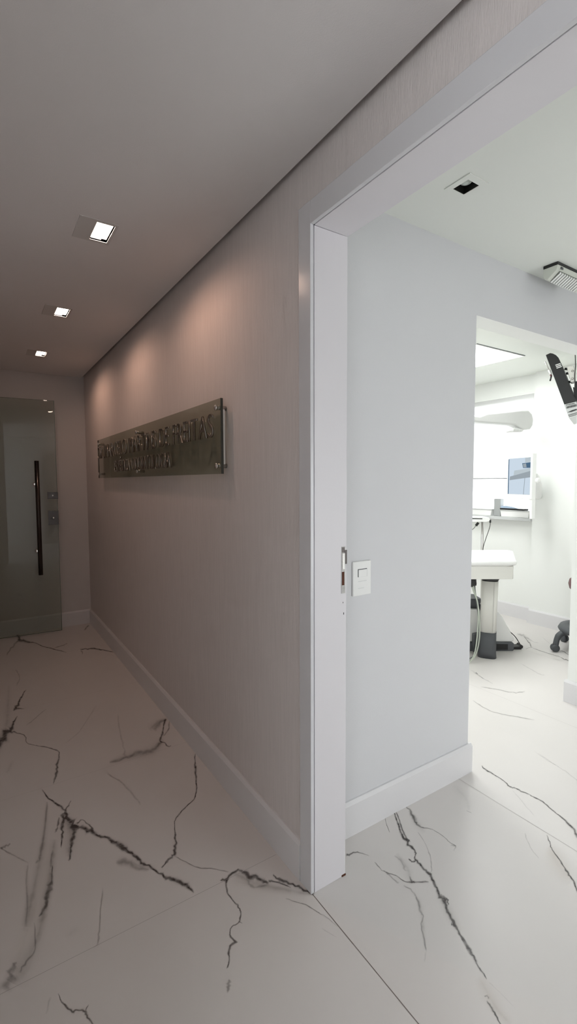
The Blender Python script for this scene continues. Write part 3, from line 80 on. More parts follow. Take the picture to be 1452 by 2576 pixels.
[(0.8745,1.1741,0.8797,1.1768,0.14),(0.876,1.1636,0.8828,1.1671,0.45),(0.8823,1.1557,0.8891,1.1591,0.45),(0.8844,1.1458,0.8915,1.149,0.45),(0.8879,1.137,0.8949,1.1395,0.45),(0.8901,1.1277,0.8963,1.1294,0.45),(0.892,1.1181,0.8972,1.1193,0.45),(0.8947,1.1087,0.8992,1.1096,0.45),(0.8962,1.099,0.9006,1.1,0.14)],
[(0.8503,1.1232,0.8549,1.1254,0.07),(0.8543,1.1102,0.8606,1.113,0.25),(0.8605,1.0983,0.8657,1.1006,0.25),(0.8662,1.0862,0.87,1.0879,0.25),(0.8717,1.0743,0.8756,1.076,0.07)],
[(1.6878,1.212,1.6948,1.2146,0.1),(1.6865,1.2053,1.6933,1.2078,0.35),(1.6879,1.1996,1.6974,1.203,0.35),(1.6903,1.1942,1.6992,1.1974,0.35),(1.6907,1.1882,1.6993,1.1913,0.1)],
[(2.3567,1.2767,2.3698,1.28,0.06),(2.3464,1.2464,2.362,1.2502,0.2),(2.3394,1.2168,2.353,1.2201,0.2),(2.3283,1.1884,2.3422,1.1916,0.2),(2.3226,1.1651,2.342,1.1695,0.2),(2.3205,1.148,2.334,1.151,0.2),(2.315,1.1338,2.3295,1.137,0.2),(2.3141,1.1218,2.3332,1.1258,0.2),(2.3078,1.1071,2.3256,1.1105,0.2),(2.2983,1.0898,2.3165,1.093,0.2),(2.2956,1.0729,2.3106,1.0753,0.2),(2.2865,1.0547,2.3032,1.0573,0.2),(2.2752,1.0367,2.2932,1.0395,0.06)],
[(1.9718,1.1812,1.9833,1.1824,0.04),(1.9574,1.1545,1.9678,1.1555,0.15),(1.9429,1.1278,1.9564,1.129,0.15),(1.9279,1.1031,1.9431,1.1043,0.15),(1.9146,1.0824,1.9275,1.0834,0.15),(1.9115,1.0672,1.921,1.068,0.15),(1.9047,1.0551,1.9143,1.0559,0.15),(1.8972,1.0444,1.9082,1.0453,0.15),(1.8918,1.0333,1.9019,1.0341,0.04)],
[(1.1416,0.7378,1.1487,0.738,0.04),(1.1442,0.7299,1.1491,0.73,0.12),(1.1433,0.7222,1.1482,0.7223,0.12),(1.1441,0.7141,1.1486,0.7142,0.12),(1.1445,0.7049,1.149,0.7049,0.12),(1.1439,0.694,1.1485,0.694,0.12),(1.1429,0.682,1.1482,0.6819,0.12),(1.1429,0.6697,1.147,0.6697,0.12),(1.1422,0.6579,1.1463,0.6578,0.04)],
[(4.0513,2.3546,4.0701,2.36,0.22),(4.0296,2.3344,4.052,2.3408,0.75),(4.0081,2.3144,4.0375,2.3226,0.75),(3.9835,2.2939,4.0151,2.3025,0.75),(3.9646,2.2756,3.9966,2.2838,0.75),(3.9347,2.2544,3.9783,2.2652,0.75),(3.9259,2.2385,3.9616,2.2468,0.75),(3.9081,2.2215,3.9498,2.2304,0.75),(3.881,2.2053,3.9269,2.2131,0.75),(3.873,2.1961,3.9071,2.1992,0.75),(3.861,2.1884,3.8919,2.1884,0.75),(3.8505,2.1803,3.876,2.1798,0.75),(3.8447,2.1712,3.8661,2.1712,0.22)],
[(3.7549,2.1578,3.7803,2.1797,0.15),(3.7687,2.1615,3.7865,2.177,0.5),(3.7774,2.1612,3.7914,2.1732,0.5),(3.7886,2.1634,3.8092,2.1792,0.5),(3.8024,2.1661,3.8223,2.1797,0.5),(3.813,2.1642,3.8347,2.178,0.5),(3.8191,2.1581,3.8394,2.1705,0.5),(3.8372,2.1585,3.8613,2.1731,0.5),(3.8371,2.1482,3.8714,2.169,0.15)],
[(4.0393,2.321,4.0641,2.3305,0.09),(4.022,2.2946,4.053,2.3063,0.3),(4.0029,2.2673,4.0369,2.2801,0.3),(3.9872,2.2423,4.0177,2.2542,0.3),(3.9789,2.2227,4.005,2.2337,0.3),(3.9803,2.2104,4.0046,2.2219,0.3),(3.9844,2.2016,4.0088,2.2141,0.3),(3.9883,2.1937,4.0132,2.2066,0.3),(3.9905,2.1847,4.0116,2.1955,0.09)],
[(4.0607,2.426,4.1063,2.449,0.06),(4.0399,2.4013,4.1107,2.4367,0.2),(4.0413,2.3879,4.1429,2.4383,0.2),(4.0093,2.3588,4.1348,2.4193,0.2),(4.04,2.3599,4.1633,2.4167,0.2),(4.0164,2.3354,4.1325,2.3864,0.2),(4.009,2.3177,4.0979,2.3557,0.2),(4.011,2.3036,4.0852,2.3349,0.2),(4.026,2.2949,4.0826,2.3188,0.06)],
[(3.8247,2.1439,3.858,2.1584,0.15),(3.8194,2.1224,3.8433,2.1327,0.5),(3.8174,2.1027,3.8529,2.118,0.5),(3.8079,2.0795,3.843,2.0947,0.5),(3.8127,2.0616,3.8374,2.0725,0.5),(3.8092,2.0381,3.8416,2.0526,0.5),(3.8094,2.0151,3.8361,2.027,0.5),(3.8081,1.992,3.836,2.0043,0.5),(3.8099,1.9726,3.8361,1.9839,0.5),(3.8067,1.9541,3.8392,1.9677,0.5),(3.8084,1.9394,3.833,1.9496,0.5),(3.8108,1.9258,3.8435,1.9392,0.5),(3.8061,1.909,3.8307,1.919,0.15)],
[(3.809,1.9109,3.8321,1.9187,0.26),(3.7996,1.8997,3.8225,1.9073,0.85),(3.7915,1.8893,3.8266,1.9009,0.85),(3.7834,1.8778,3.822,1.8915,0.85),(3.7778,1.8656,3.807,1.8767,0.85),(3.7831,1.8556,3.8229,1.8714,0.85),(3.7731,1.8384,3.8179,1.8563,0.85),(3.7712,1.8239,3.8136,1.8408,0.85),(3.7753,1.8123,3.8088,1.8255,0.26)],
[(3.9666,1.9992,3.9956,2.0103,0.18),(3.956,1.9848,3.9868,1.9966,0.6),(3.9542,1.9742,3.99,1.9877,0.6),(3.9535,1.9637,3.983,1.9744,0.6),(3.9495,1.951,3.9861,1.9634,0.6),(3.9313,1.9323,3.9574,1.9406,0.6),(3.9187,1.9145,3.9458,1.9228,0.6),(3.908,1.8968,3.934,1.9047,0.6),(3.8961,1.8791,3.9196,1.8862,0.18)],
[(4.1615,2.246,4.1864,2.2538,0.07),(4.1309,2.2115,4.1544,2.2188,0.25),(4.0992,2.1772,4.1155,2.1822,0.25),(4.0718,2.1448,4.0902,2.1503,0.25),(4.039,2.1112,4.0568,2.1164,0.07)],
[(3.426,2.0078,3.4389,2.013,0.07),(3.4112,1.9801,3.4321,1.9884,0.22),(3.3995,1.9539,3.4221,1.9628,0.22),(3.3861,1.9276,3.412,1.9376,0.22),(3.3803,1.9053,3.4013,1.9132,0.22),(3.3639,1.8792,3.3989,1.8921,0.22),(3.3564,1.8566,3.387,1.8678,0.22),(3.3383,1.8317,3.3768,1.846,0.22),(3.3442,1.8184,3.3768,1.8315,0.22),(3.3435,1.8064,3.371,1.8188,0.22),(3.3448,1.7979,3.3697,1.8102,0.22),(3.3517,1.7936,3.3806,1.8081,0.22),(3.3525,1.7862,3.3818,1.8006,0.07)],
[(3.7377,1.926,3.752,1.9323,0.06),(3.7347,1.9115,3.756,1.9208,0.2),(3.7412,1.9012,3.7553,1.9073,0.2),(3.7376,1.8866,3.7564,1.8947,0.2),(3.7389,1.8742,3.7608,1.8835,0.06)],
[(2.9821,2.0905,3.0128,2.1045,0.18),(2.9844,2.0859,3.0152,2.0999,0.6),(2.9807,2.0786,3.0071,2.0905,0.6),(2.9813,2.0733,2.9982,2.0808,0.6),(2.9797,2.0669,2.9986,2.0754,0.18)],
[(3.0006,2.1427,3.0157,2.1506,0.07),(2.9987,2.1315,3.012,2.1385,0.25),(2.9965,2.1208,3.0114,2.1285,0.25),(2.9962,2.1103,3.0139,2.1187,0.25),(2.9871,2.0931,3.0012,2.0991,0.25),(2.9783,2.0721,2.9907,2.0769,0.25),(2.9691,2.0479,2.9815,2.0525,0.25),(2.9523,2.02,2.9654,2.0248,0.25),(2.9363,1.9934,2.9501,1.9983,0.07)],
[(2.5848,1.8275,2.6137,1.8393,0.1),(2.5743,1.7957,2.5972,1.8048,0.35),(2.5663,1.7653,2.5935,1.7759,0.35),(2.5587,1.7354,2.5777,1.7432,0.35),(2.5571,1.7085,2.5801,1.7186,0.35),(2.554,1.6832,2.5736,1.6923,0.35),(2.559,1.6632,2.5753,1.6712,0.35),(2.5692,1.6431,2.587,1.6523,0.35),(2.5793,1.6161,2.596,1.6249,0.35),(2.5953,1.5825,2.6168,1.5939,0.35),(2.6204,1.547,2.6463,1.5604,0.35),(2.6416,1.5073,2.6677,1.5204,0.35),(2.6666,1.4717,2.6927,1.4843,0.1)],
[(2.8082,1.9228,2.824,1.9326,0.1),(2.8189,1.9002,2.8426,1.9147,0.35),(2.8294,1.8777,2.8565,1.894,0.35),(2.8441,1.858,2.8702,1.8734,0.35),(2.8594,1.8389,2.883,1.8522,0.35),(2.8689,1.8158,2.8945,1.8297,0.35),(2.874,1.7901,2.9033,1.8056,0.35),(2.8862,1.7688,2.9108,1.7822,0.35),(2.9078,1.7549,2.9301,1.7677,0.35),(2.9081,1.7308,2.9416,1.7515,0.35),(2.9405,1.7282,2.9681,1.7461,0.35),(2.9567,1.7165,2.9875,1.7364,0.35),(2.9865,1.7132,3.014,1.7307,0.1)],
[(2.9838,2.1132,3.008,2.1236,0.09),(2.9742,2.0964,2.9972,2.1061,0.3),(2.9693,2.0827,2.9937,2.093,0.3),(2.9684,2.0686,2.9861,2.0763,0.3),(2.9564,2.0444,2.9771,2.0536,0.3),(2.9455,2.0136,2.969,2.0241,0.3),(2.9363,1.979,2.9555,1.9875,0.3),(2.9288,1.9437,2.9507,1.9532,0.3),(2.9178,1.9086,2.9381,1.9172,0.09)],
[(2.3558,1.297,2.3721,1.3009,0.04),(2.3502,1.2775,2.3617,1.2801,0.15),(2.3436,1.2577,2.3566,1.2607,0.15),(2.3375,1.2388,2.3512,1.2421,0.15),(2.3313,1.2214,2.3459,1.2252,0.15),(2.3286,1.2068,2.3437,1.2111,0.15),(2.3293,1.1946,2.3408,1.198,0.15),(2.3293,1.1828,2.3398,1.186,0.15),(2.328,1.1706,2.3389,1.1738,0.04)]]
STAINS = [
[(1.7382,0.9187,1.8211,0.9092,0.1),(1.7059,0.9012,1.82,0.8874,0.35),(1.6738,0.883,1.8201,0.8673,0.35),(1.6493,0.8604,1.8132,0.8485,0.35),(1.6394,0.8346,1.7914,0.827,0.35),(1.6387,0.8089,1.7605,0.803,0.35),(1.6384,0.7844,1.7304,0.7793,0.1)],
[(1.113,0.767,1.156,0.7596,0.1),(1.1026,0.7546,1.155,0.7454,0.35),(1.0925,0.7423,1.154,0.7316,0.35),(1.0845,0.7295,1.1511,0.7178,0.35),(1.0789,0.7152,1.1448,0.7036,0.35),(1.0751,0.6998,1.137,0.6901,0.35),(1.0731,0.6843,1.1307,0.6783,0.35),(1.074,0.6699,1.1267,0.6676,0.35),(1.077,0.6573,1.1235,0.6563,0.35),(1.08,0.6456,1.1204,0.6445,0.1)],
[(1.2202,0.961,1.2606,0.9545,0.05),(1.208,0.9459,1.256,0.938,0.18),(1.1958,0.9304,1.2519,0.9225,0.18),(1.1871,0.914,1.248,0.9098,0.18),(1.1852,0.8983,1.243,0.8987,0.18),(1.1876,0.885,1.2369,0.8866,0.18),(1.1901,0.8727,1.2307,0.8739,0.05)],
[(0.6827,1.4191,0.7151,1.4625,0.06),(0.7023,1.3942,0.7385,1.4409,0.2),(0.7218,1.3694,0.7616,1.4196,0.2),(0.7442,1.3443,0.7855,1.3962,0.2),(0.7713,1.3192,0.8113,1.3685,0.2),(0.8009,1.2941,0.8381,1.3383,0.2),(0.8302,1.2694,0.8647,1.3084,0.06)],
[(0.1677,2.0422,0.2266,1.9709,0.05),(0.1487,1.9912,0.213,1.9147,0.16),(0.1308,1.9428,0.2001,1.8619,0.16),(0.1128,1.8899,0.1862,1.8079,0.16),(0.0957,1.8318,0.1713,1.7506,0.16),(0.0796,1.7738,0.1551,1.6911,0.16),(0.0625,1.7174,0.1358,1.6316,0.16),(0.0427,1.66,0.1128,1.5744,0.16),(0.0217,1.6023,0.0889,1.5205,0.16),(0.0021,1.5485,0.0669,1.4713,0.05)]]
CLOUDS = [
[(0.1972,2.2695,0.2161,2.2539,0.14),(0.1854,2.2114,0.2094,2.1917,0.45),(0.1743,2.1566,0.203,2.1324,0.45),(0.1631,2.1038,0.1956,2.0748,0.45),(0.1517,2.0539,0.1873,2.0203,0.45),(0.1402,2.0052,0.1783,1.9679,0.45),(0.1282,1.9539,0.1674,1.9142,0.45),(0.1155,1.8965,0.1533,1.8573,0.45),(0.1025,1.8376,0.1381,1.8008,0.45),(0.0898,1.7851,0.1255,1.749,0.45),(0.0773,1.7417,0.1167,1.7027,0.45),(0.065,1.7034,0.1098,1.6594,0.45),(0.0533,1.6669,0.1032,1.6183,0.14)],
[(0.1889,2.0155,0.2202,1.9876,0.15),(0.1788,1.973,0.2129,1.9428,0.5),(0.1692,1.9327,0.2058,1.8996,0.5),(0.1574,1.884,0.196,1.848,0.5),(0.1417,1.8192,0.182,1.7814,0.5),(0.1249,1.7503,0.1664,1.7107,0.5),(0.1096,1.6931,0.1523,1.6513,0.5),(0.0983,1.6518,0.1412,1.6084,0.5),(0.0883,1.6198,0.1304,1.5719,0.5),(0.0737,1.5921,0.1171,1.534,0.5),(0.0509,1.5668,0.1004,1.4931,0.5),(0.0235,1.5438,0.0829,1.4535,0.5),(-0.0031,1.521,0.0669,1.4169,0.15)],
[(0.0895,1.9229,0.1098,1.911,0.1),(0.0854,1.8584,0.1071,1.8455,0.35),(0.0815,1.7982,0.1046,1.7838,0.35),(0.0772,1.7473,0.1009,1.7303,0.35),(0.0719,1.7071,0.0952,1.6879,0.35),(0.0661,1.6727,0.0885,1.653,0.35),(0.0604,1.6391,0.0822,1.6201,0.1)],
[(0.2281,2.1512,0.3003,2.13,0.12),(0.2258,2.0884,0.2973,2.0667,0.4),(0.2237,2.0308,0.2944,2.0047,0.4),(0.2222,1.9868,0.2877,1.9496,0.4),(0.2218,1.9553,0.2754,1.9093,0.4),(0.2208,1.9247,0.2611,1.8842,0.4),(0.219,1.8918,0.2481,1.8628,0.12)],
[(0.5023,2.3864,0.5063,2.4475,0.15),(0.5283,2.3762,0.5346,2.4593,0.5),(0.5541,2.3659,0.5639,2.4714,0.5),(0.5821,2.3558,0.5983,2.4802,0.5),(0.6171,2.3417,0.6401,2.4811,0.5),(0.6587,2.327,0.6826,2.479,0.5),(0.7034,2.3254,0.7147,2.4821,0.5),(0.7457,2.3501,0.7349,2.4917,0.5),(0.778,2.3866,0.7592,2.5107,0.5),(0.806,2.4199,0.7897,2.5353,0.15)],
[(0.7668,2.5552,0.7625,2.693,0.12),(0.7877,2.5688,0.7842,2.7112,0.4),(0.8075,2.5817,0.8078,2.7308,0.4),(0.825,2.5944,0.8342,2.7446,0.4),(0.8433,2.61,0.8592,2.7447,0.4),(0.8651,2.6282,0.8805,2.7355,0.4),(0.8886,2.647,0.9005,2.726,0.12)],
[(0.3721,1.722,0.3817,1.7699,0.12),(0.3863,1.7067,0.3991,1.7674,0.4),(0.3987,1.6926,0.4183,1.7637,0.4),(0.4092,1.6807,0.4393,1.7496,0.4),(0.4225,1.6676,0.4566,1.7234,0.4),(0.4394,1.6508,0.4692,1.6937,0.4),(0.4571,1.6329,0.4807,1.6659,0.12)],
[(0.0856,2.5664,0.052,2.6305,0.07),(0.0948,2.6041,0.0646,2.6624,0.25),(0.1042,2.643,0.0775,2.6953,0.25),(0.114,2.6832,0.0909,2.7291,0.07)],
[(0.7001,1.4621,0.7313,1.4869,0.12),(0.7094,1.4308,0.7487,1.461,0.4),(0.7192,1.399,0.7652,1.4369,0.4),(0.7355,1.367,0.7822,1.4138,0.4),(0.7603,1.338,0.8033,1.3872,0.4),(0.7889,1.3122,0.8279,1.3574,0.4),(0.8158,1.2893,0.8512,1.328,0.4),(0.8398,1.269,0.8706,1.3009,0.4),(0.8632,1.2505,0.888,1.2753,0.4),(0.8866,1.232,0.9051,1.2499,0.12)],
[(0.1869,1.5034,0.1662,1.5658,0.04),(0.2,1.5086,0.1796,1.5716,0.12),(0.2134,1.5138,0.1931,1.5775,0.12),(0.227,1.5191,0.2069,1.5835,0.04)],
[(1.4714,1.3463,1.5,1.3463,0.09),(1.4539,1.3267,1.4983,1.3265,0.3),(1.4364,1.3065,1.4972,1.3081,0.3),(1.4229,1.2837,1.4952,1.2914,0.3),(1.4174,1.2606,1.4898,1.2729,0.3),(1.417,1.2394,1.482,1.2515,0.3),(1.4168,1.2194,1.4741,1.2296,0.09)],
[(1.251,1.2071,1.2885,1.2114,0.09),(1.2417,1.1827,1.2882,1.1877,0.3),(1.2329,1.1603,1.2877,1.1633,0.3),(1.2251,1.1431,1.2815,1.138,0.3),(1.2178,1.1295,1.267,1.1153,0.3),(1.2087,1.1143,1.2504,1.0983,0.3),(1.1985,1.0977,1.2356,1.0834,0.09)],
[(1.1797,1.0422,1.2071,1.0325,0.09),(1.1642,1.0216,1.1913,1.0119,0.3),(1.1495,1.0021,1.1758,0.9917,0.3),(1.1321,0.9808,1.1563,0.9693,0.3),(1.1095,0.9559,1.1311,0.9443,0.3),(1.0843,0.9292,1.1035,0.9186,0.3),(1.0603,0.9038,1.0774,0.8942,0.09)],
[(1.7453,1.3403,1.8203,1.3585,0.06),(1.7341,1.3095,1.8161,1.3286,0.2),(1.7237,1.2814,1.8115,1.2975,0.2),(1.7151,1.2615,1.7977,1.2645,0.2),(1.7079,1.2475,1.7709,1.235,0.2),(1.6962,1.2301,1.7428,1.2147,0.2),(1.6819,1.2102,1.7183,1.198,0.06)],
[(1.2325,0.9977,1.285,0.9908,0.07),(1.2202,0.9776,1.2768,0.9698,0.25),(1.2083,0.9581,1.2688,0.9495,0.25),(1.1989,0.9389,1.2588,0.93,0.25),(1.1933,0.9196,1.2454,0.9116,0.25),(1.19,0.9005,1.2301,0.8941,0.25),(1.1867,0.8818,1.2153,0.8771,0.07)],
[(4.0245,2.4096,4.1481,2.4682,0.09),(3.9988,2.3667,4.1527,2.4387,0.3),(3.9741,2.3263,4.1567,2.4079,0.3),(3.953,2.2947,4.1446,2.37,0.3),(3.9364,2.2718,4.1073,2.3258,0.3),(3.9168,2.2466,4.0624,2.2865,0.3),(3.8938,2.2177,4.0226,2.2525,0.09)],
[(0.1159,3.7547,0.1535,3.7244,0.09),(0.096,3.5157,0.143,3.4783,0.3),(0.0786,3.3073,0.1336,3.2602,0.3),(0.0625,3.1622,0.1241,3.094,0.3),(0.0472,3.092,0.1127,2.9858,0.3),(0.0316,3.054,0.101,2.9166,0.3),(0.0147,3.0085,0.0917,2.8586,0.09)]]


# ------------------------------------------------------------------ materials
def mat(name, col, rough=0.5, spec=0.5, metal=0.0, var=0.03, nscale=6.0, bump=0.0, bscale=200.0,
        stretch=None, coat=0.0, emit=None, estr=0.0, trans=0.0):
    m = bpy.data.materials.new(name); m.use_nodes = True
    nt = m.node_tree; b = nt.nodes['Principled BSDF']
    b.inputs['Roughness'].default_value = rough
    b.inputs['Metallic'].default_value = metal
    b.inputs['Specular IOR Level'].default_value = spec
    if coat: b.inputs['Coat Weight'].default_value = coat; b.inputs['Coat Roughness'].default_value = 0.12
    if trans: b.inputs['Transmission Weight'].default_value = trans
    tc = nt.nodes.new('ShaderNodeTexCoord')
    mp = nt.nodes.new('ShaderNodeMapping'); nt.links.new(tc.outputs['Object'], mp.inputs['Vector'])
    if stretch: mp.inputs['Scale'].default_value = stretch
    no = nt.nodes.new('ShaderNodeTexNoise'); no.inputs['Scale'].default_value = nscale; no.inputs['Detail'].default_value = 3
    nt.links.new(mp.outputs['Vector'], no.inputs['Vector'])
    mx = nt.nodes.new('ShaderNodeMix'); mx.data_type = 'RGBA'
    mx.inputs['A'].default_value = tuple(c*(1-var) for c in col)+(1,)
    mx.inputs['B'].default_value = tuple(min(1, c*(1+var)) for c in col)+(1,)
    nt.links.new(no.outputs['Fac'], mx.inputs['Factor'])
    nt.links.new(mx.outputs['Result'], b.inputs['Base Color'])
    if bump:
        n2 = nt.nodes.new('ShaderNodeTexNoise'); n2.inputs['Scale'].default_value = bscale; n2.inputs['Detail'].default_value = 2
        nt.links.new(mp.outputs['Vector'], n2.inputs['Vector'])
        bp = nt.nodes.new('ShaderNodeBump'); bp.inputs['Strength'].default_value = bump; bp.inputs['Distance'].default_value = 0.002
        nt.links.new(n2.outputs['Fac'], bp.inputs['Height']); nt.links.new(bp.outputs['Normal'], b.inputs['Normal'])
    if emit:
        b.inputs['Emission Color'].default_value = tuple(emit)+(1,); b.inputs['Emission Strength'].default_value = estr
    return m

def thin_glass(name, tint, refl=1.0, ior=1.5, gloss=(1, 1, 1), rough=0.0):
    m = bpy.data.materials.new(name); m.use_nodes = True; nt = m.node_tree
    for n in list(nt.nodes):
        if n.type != 'OUTPUT_MATERIAL': nt.nodes.remove(n)
    out = [n for n in nt.nodes if n.type == 'OUTPUT_MATERIAL'][0]
    tr = nt.nodes.new('ShaderNodeBsdfTransparent'); tr.inputs['Color'].default_value = tuple(tint)+(1,)
    gl = nt.nodes.new('ShaderNodeBsdfGlossy'); gl.inputs['Roughness'].default_value = rough; gl.inputs['Color'].default_value = tuple(gloss)+(1,)
    fr = nt.nodes.new('ShaderNodeFresnel'); fr.inputs['IOR'].default_value = ior
    mu = nt.nodes.new('ShaderNodeMath'); mu.operation = 'MULTIPLY'; mu.inputs[1].default_value = refl; mu.use_clamp = True
    mi = nt.nodes.new('ShaderNodeMixShader')
    ge = nt.nodes.new('ShaderNodeNewGeometry'); fb = nt.nodes.new('ShaderNodeMath'); fb.operation = 'SUBTRACT'; fb.inputs[0].default_value = 1
    nt.links.new(ge.outputs['Backfacing'], fb.inputs[1]); m2 = nt.nodes.new('ShaderNodeMath'); m2.operation = 'MULTIPLY'
    nt.links.new(fr.outputs[0], mu.inputs[0]); nt.links.new(mu.outputs[0], m2.inputs[0]); nt.links.new(fb.outputs[0], m2.inputs[1]); nt.links.new(m2.outputs[0], mi.inputs[0])
    nt.links.new(tr.outputs[0], mi.inputs[1]); nt.links.new(gl.outputs[0], mi.inputs[2]); nt.links.new(mi.outputs[0], out.inputs['Surface'])
    return m

def emission(name, col, s):
    m = bpy.data.materials.new(name); m.use_nodes = True; nt = m.node_tree
    for n in list(nt.nodes):
        if n.type != 'OUTPUT_MATERIAL': nt.nodes.remove(n)
    out = [n for n in nt.nodes if n.type == 'OUTPUT_MATERIAL'][0]
    e = nt.nodes.new('ShaderNodeEmission'); e.inputs['Color'].default_value = tuple(col)+(1,); e.inputs['Strength'].default_value = s
    nt.links.new(e.outputs[0], out.inputs['Surface'])
    return m

# tuning values for light
LED_CLINIC = 23.0; SPOT = 6.0; SKY = 4.7
WARM = (1.0, 0.58, 0.40)

M = {}
M['ceiling'] = mat('ceiling_paint', (.73, .71, .71), .85, .2, var=.015, nscale=3, bump=.15, bscale=260)
M['paper'] = mat('fabric_wallpaper', (.69, .645, .635), .75, .25, var=.085, nscale=9, bump=.6, bscale=45, stretch=(12, 12, .7))
M['endwall'] = mat('end_wall_paint', (.66, .63, .62), .7, .25, var=.015, nscale=3, bump=.1)
M['white_paint'] = mat('white_wall_paint', (.80, .80, .79), .75, .25, var=.012, nscale=3, bump=.1)
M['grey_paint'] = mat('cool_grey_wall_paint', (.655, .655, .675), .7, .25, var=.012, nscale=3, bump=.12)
M['clinic_paint'] = mat('clinic_wall_paint', (.84, .85, .83), .7, .25, var=.01, nscale=3)
M['ante_ceiling'] = mat('anteroom_ceiling_paint', (.78, .80, .76), .85, .2, var=.01, nscale=3)
M['lacquer'] = mat('white_lacquer', (.66, .66, .685), .22, .5, var=.01, nscale=4, bump=.02, bscale=30)
M['jamb'] = mat('jamb_lacquer', (.72, .70, .73), .4, .4, var=.01, nscale=4)
M['skirting'] = mat('skirting_lacquer', (.72, .71, .725), .35, .4, var=.012, nscale=4)
M['tile'] = mat('white_marble_tile', (.69, .66, .642), .36, .4, var=.045, nscale=2.2)
M['grout'] = mat('tile_joint', (.47, .44, .43), .7, .2)
M['grout_dark'] = mat('dark_tile_joint', (.22, .19, .18), .7, .2)
M['black_plastic'] = mat('black_plastic', (.012, .012, .013), .45, .5)
M['charcoal'] = mat('charcoal_plastic', (.075, .08, .088), .5, .5)
M['dark_grey'] = mat('dark_grey_plastic', (.10, .105, .115), .5, .5)
M['white_plastic'] = mat('white_plastic', (.82, .82, .81), .35, .5)
M['warm_white'] = mat('warm_white_plastic', (.74, .73, .69), .35, .5)
M['lamp_white'] = mat('cream_plastic', (.62, .64, .58), .4, .5)
M['grey_plastic'] = mat('light_grey_plastic', (.55, .56, .56), .4, .5)
M['arm_white'] = mat('arm_white_plastic', (.68, .68, .67), .4, .5)
M['worn_steel'] = mat('worn_steel', (.30, .29, .28), .35, .5, metal=1, var=.3, nscale=60)
M['mid_grey'] = mat('mid_grey_plastic', (.36, .37, .37), .5, .4)
M['steel'] = mat('brushed_steel', (.55, .53, .51), .28, .5, metal=1, bump=.1, bscale=90)
M['chrome'] = mat('chrome', (.78, .76, .74), .08, .5, metal=1)
M['dark_chrome'] = mat('dark_bronze_steel', (.085, .075, .072), .22, .5, metal=1)
M['letter'] = mat('letter_steel', (.40, .37, .345), .24, .5, metal=1)
M['frame_plate'] = mat('downlight_plate', (.60, .585, .575), .6, .3)
M['recess'] = mat('recess_reflector', (.9, .72, .62), .35, .5)
M['void'] = mat('dark_reflector', (.015, .015, .014), .3, .5)
M['bulb'] = mat('frosted_bulb', (.55, .6, .56), .3, .5)
M['warm_glow'] = emission('warm_lamp_glow', (1, .78, .64), 26)
M['led'] = emission('led_panel_glow', (.975, 1, .985), LED_CLINIC)
M['wood'] = mat('bare_wood', (.10, .035, .02), .7, .2)
M['maroon'] = mat('maroon_vinyl', (.12, .035, .04), .4, .5)
M['hose'] = mat('grey_green_hose', (.46, .50, .43), .45, .5)
M['hose_dark'] = mat('dark_hose', (.14, .15, .15), .45, .5)
M['door'] = mat('grey_door_lacquer', (.36, .36, .36), .4, .4)
M['cable'] = mat('black_cable', (.02, .02, .02), .5, .4)
M['blue_film'] = mat('blue_film', (.40, .50, .64), .35, .5)
M['glass_door'] = thin_glass('green_tinted_glass', (.81, .83, .80), 1.1, 1.52)
M['glass_edge'] = mat('green_glass_edge', (.12, .17, .145), .2, .5)
M['acrylic'] = thin_glass('smoked_acrylic', (.72, .735, .69), .6, 1.5, rough=.05)
M['acrylic_edge'] = mat('dark_acrylic_edge', (.05, .055, .05), .25, .5)
M['edge_light'] = mat('polished_edge', (.75, .73, .70), .2, .5)  # pale tone of the painted glint strip on the sign
M['pane'] = thin_glass('window_glass', (.95, .97, .96), .8, 1.45)
M['lens'] = mat('clear_diffuser', (.20, .21, .19), .15, .5)
M['scr_a'] = emission('screen_pale_blue', (.60, .70, .80), 1.0)  # glowing tones for the reflection painted on the monitor screen
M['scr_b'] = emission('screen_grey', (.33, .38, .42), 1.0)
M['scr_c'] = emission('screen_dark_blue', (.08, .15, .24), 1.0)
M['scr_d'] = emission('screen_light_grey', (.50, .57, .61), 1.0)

# roller blind: thin white cloth that lets daylight through
m = bpy.data.materials.new('blind_cloth'); m.use_nodes = True; nt = m.node_tree; b = nt.nodes['Principled BSDF']
b.inputs['Base Color'].default_value = (.9, .9, .9, 1); b.inputs['Roughness'].default_value = .8
tl = nt.nodes.new('ShaderNodeBsdfTranslucent'); tl.inputs['Color'].default_value = (.9, .9, .9, 1)
mi = nt.nodes.new('ShaderNodeMixShader'); mi.inputs[0].default_value = .45
nt.links.new(b.outputs[0], mi.inputs[1]); nt.links.new(tl.outputs[0], mi.inputs[2])
nt.links.new(mi.outputs[0], nt.nodes['Material Output'].inputs['Surface']); M['blind'] = m

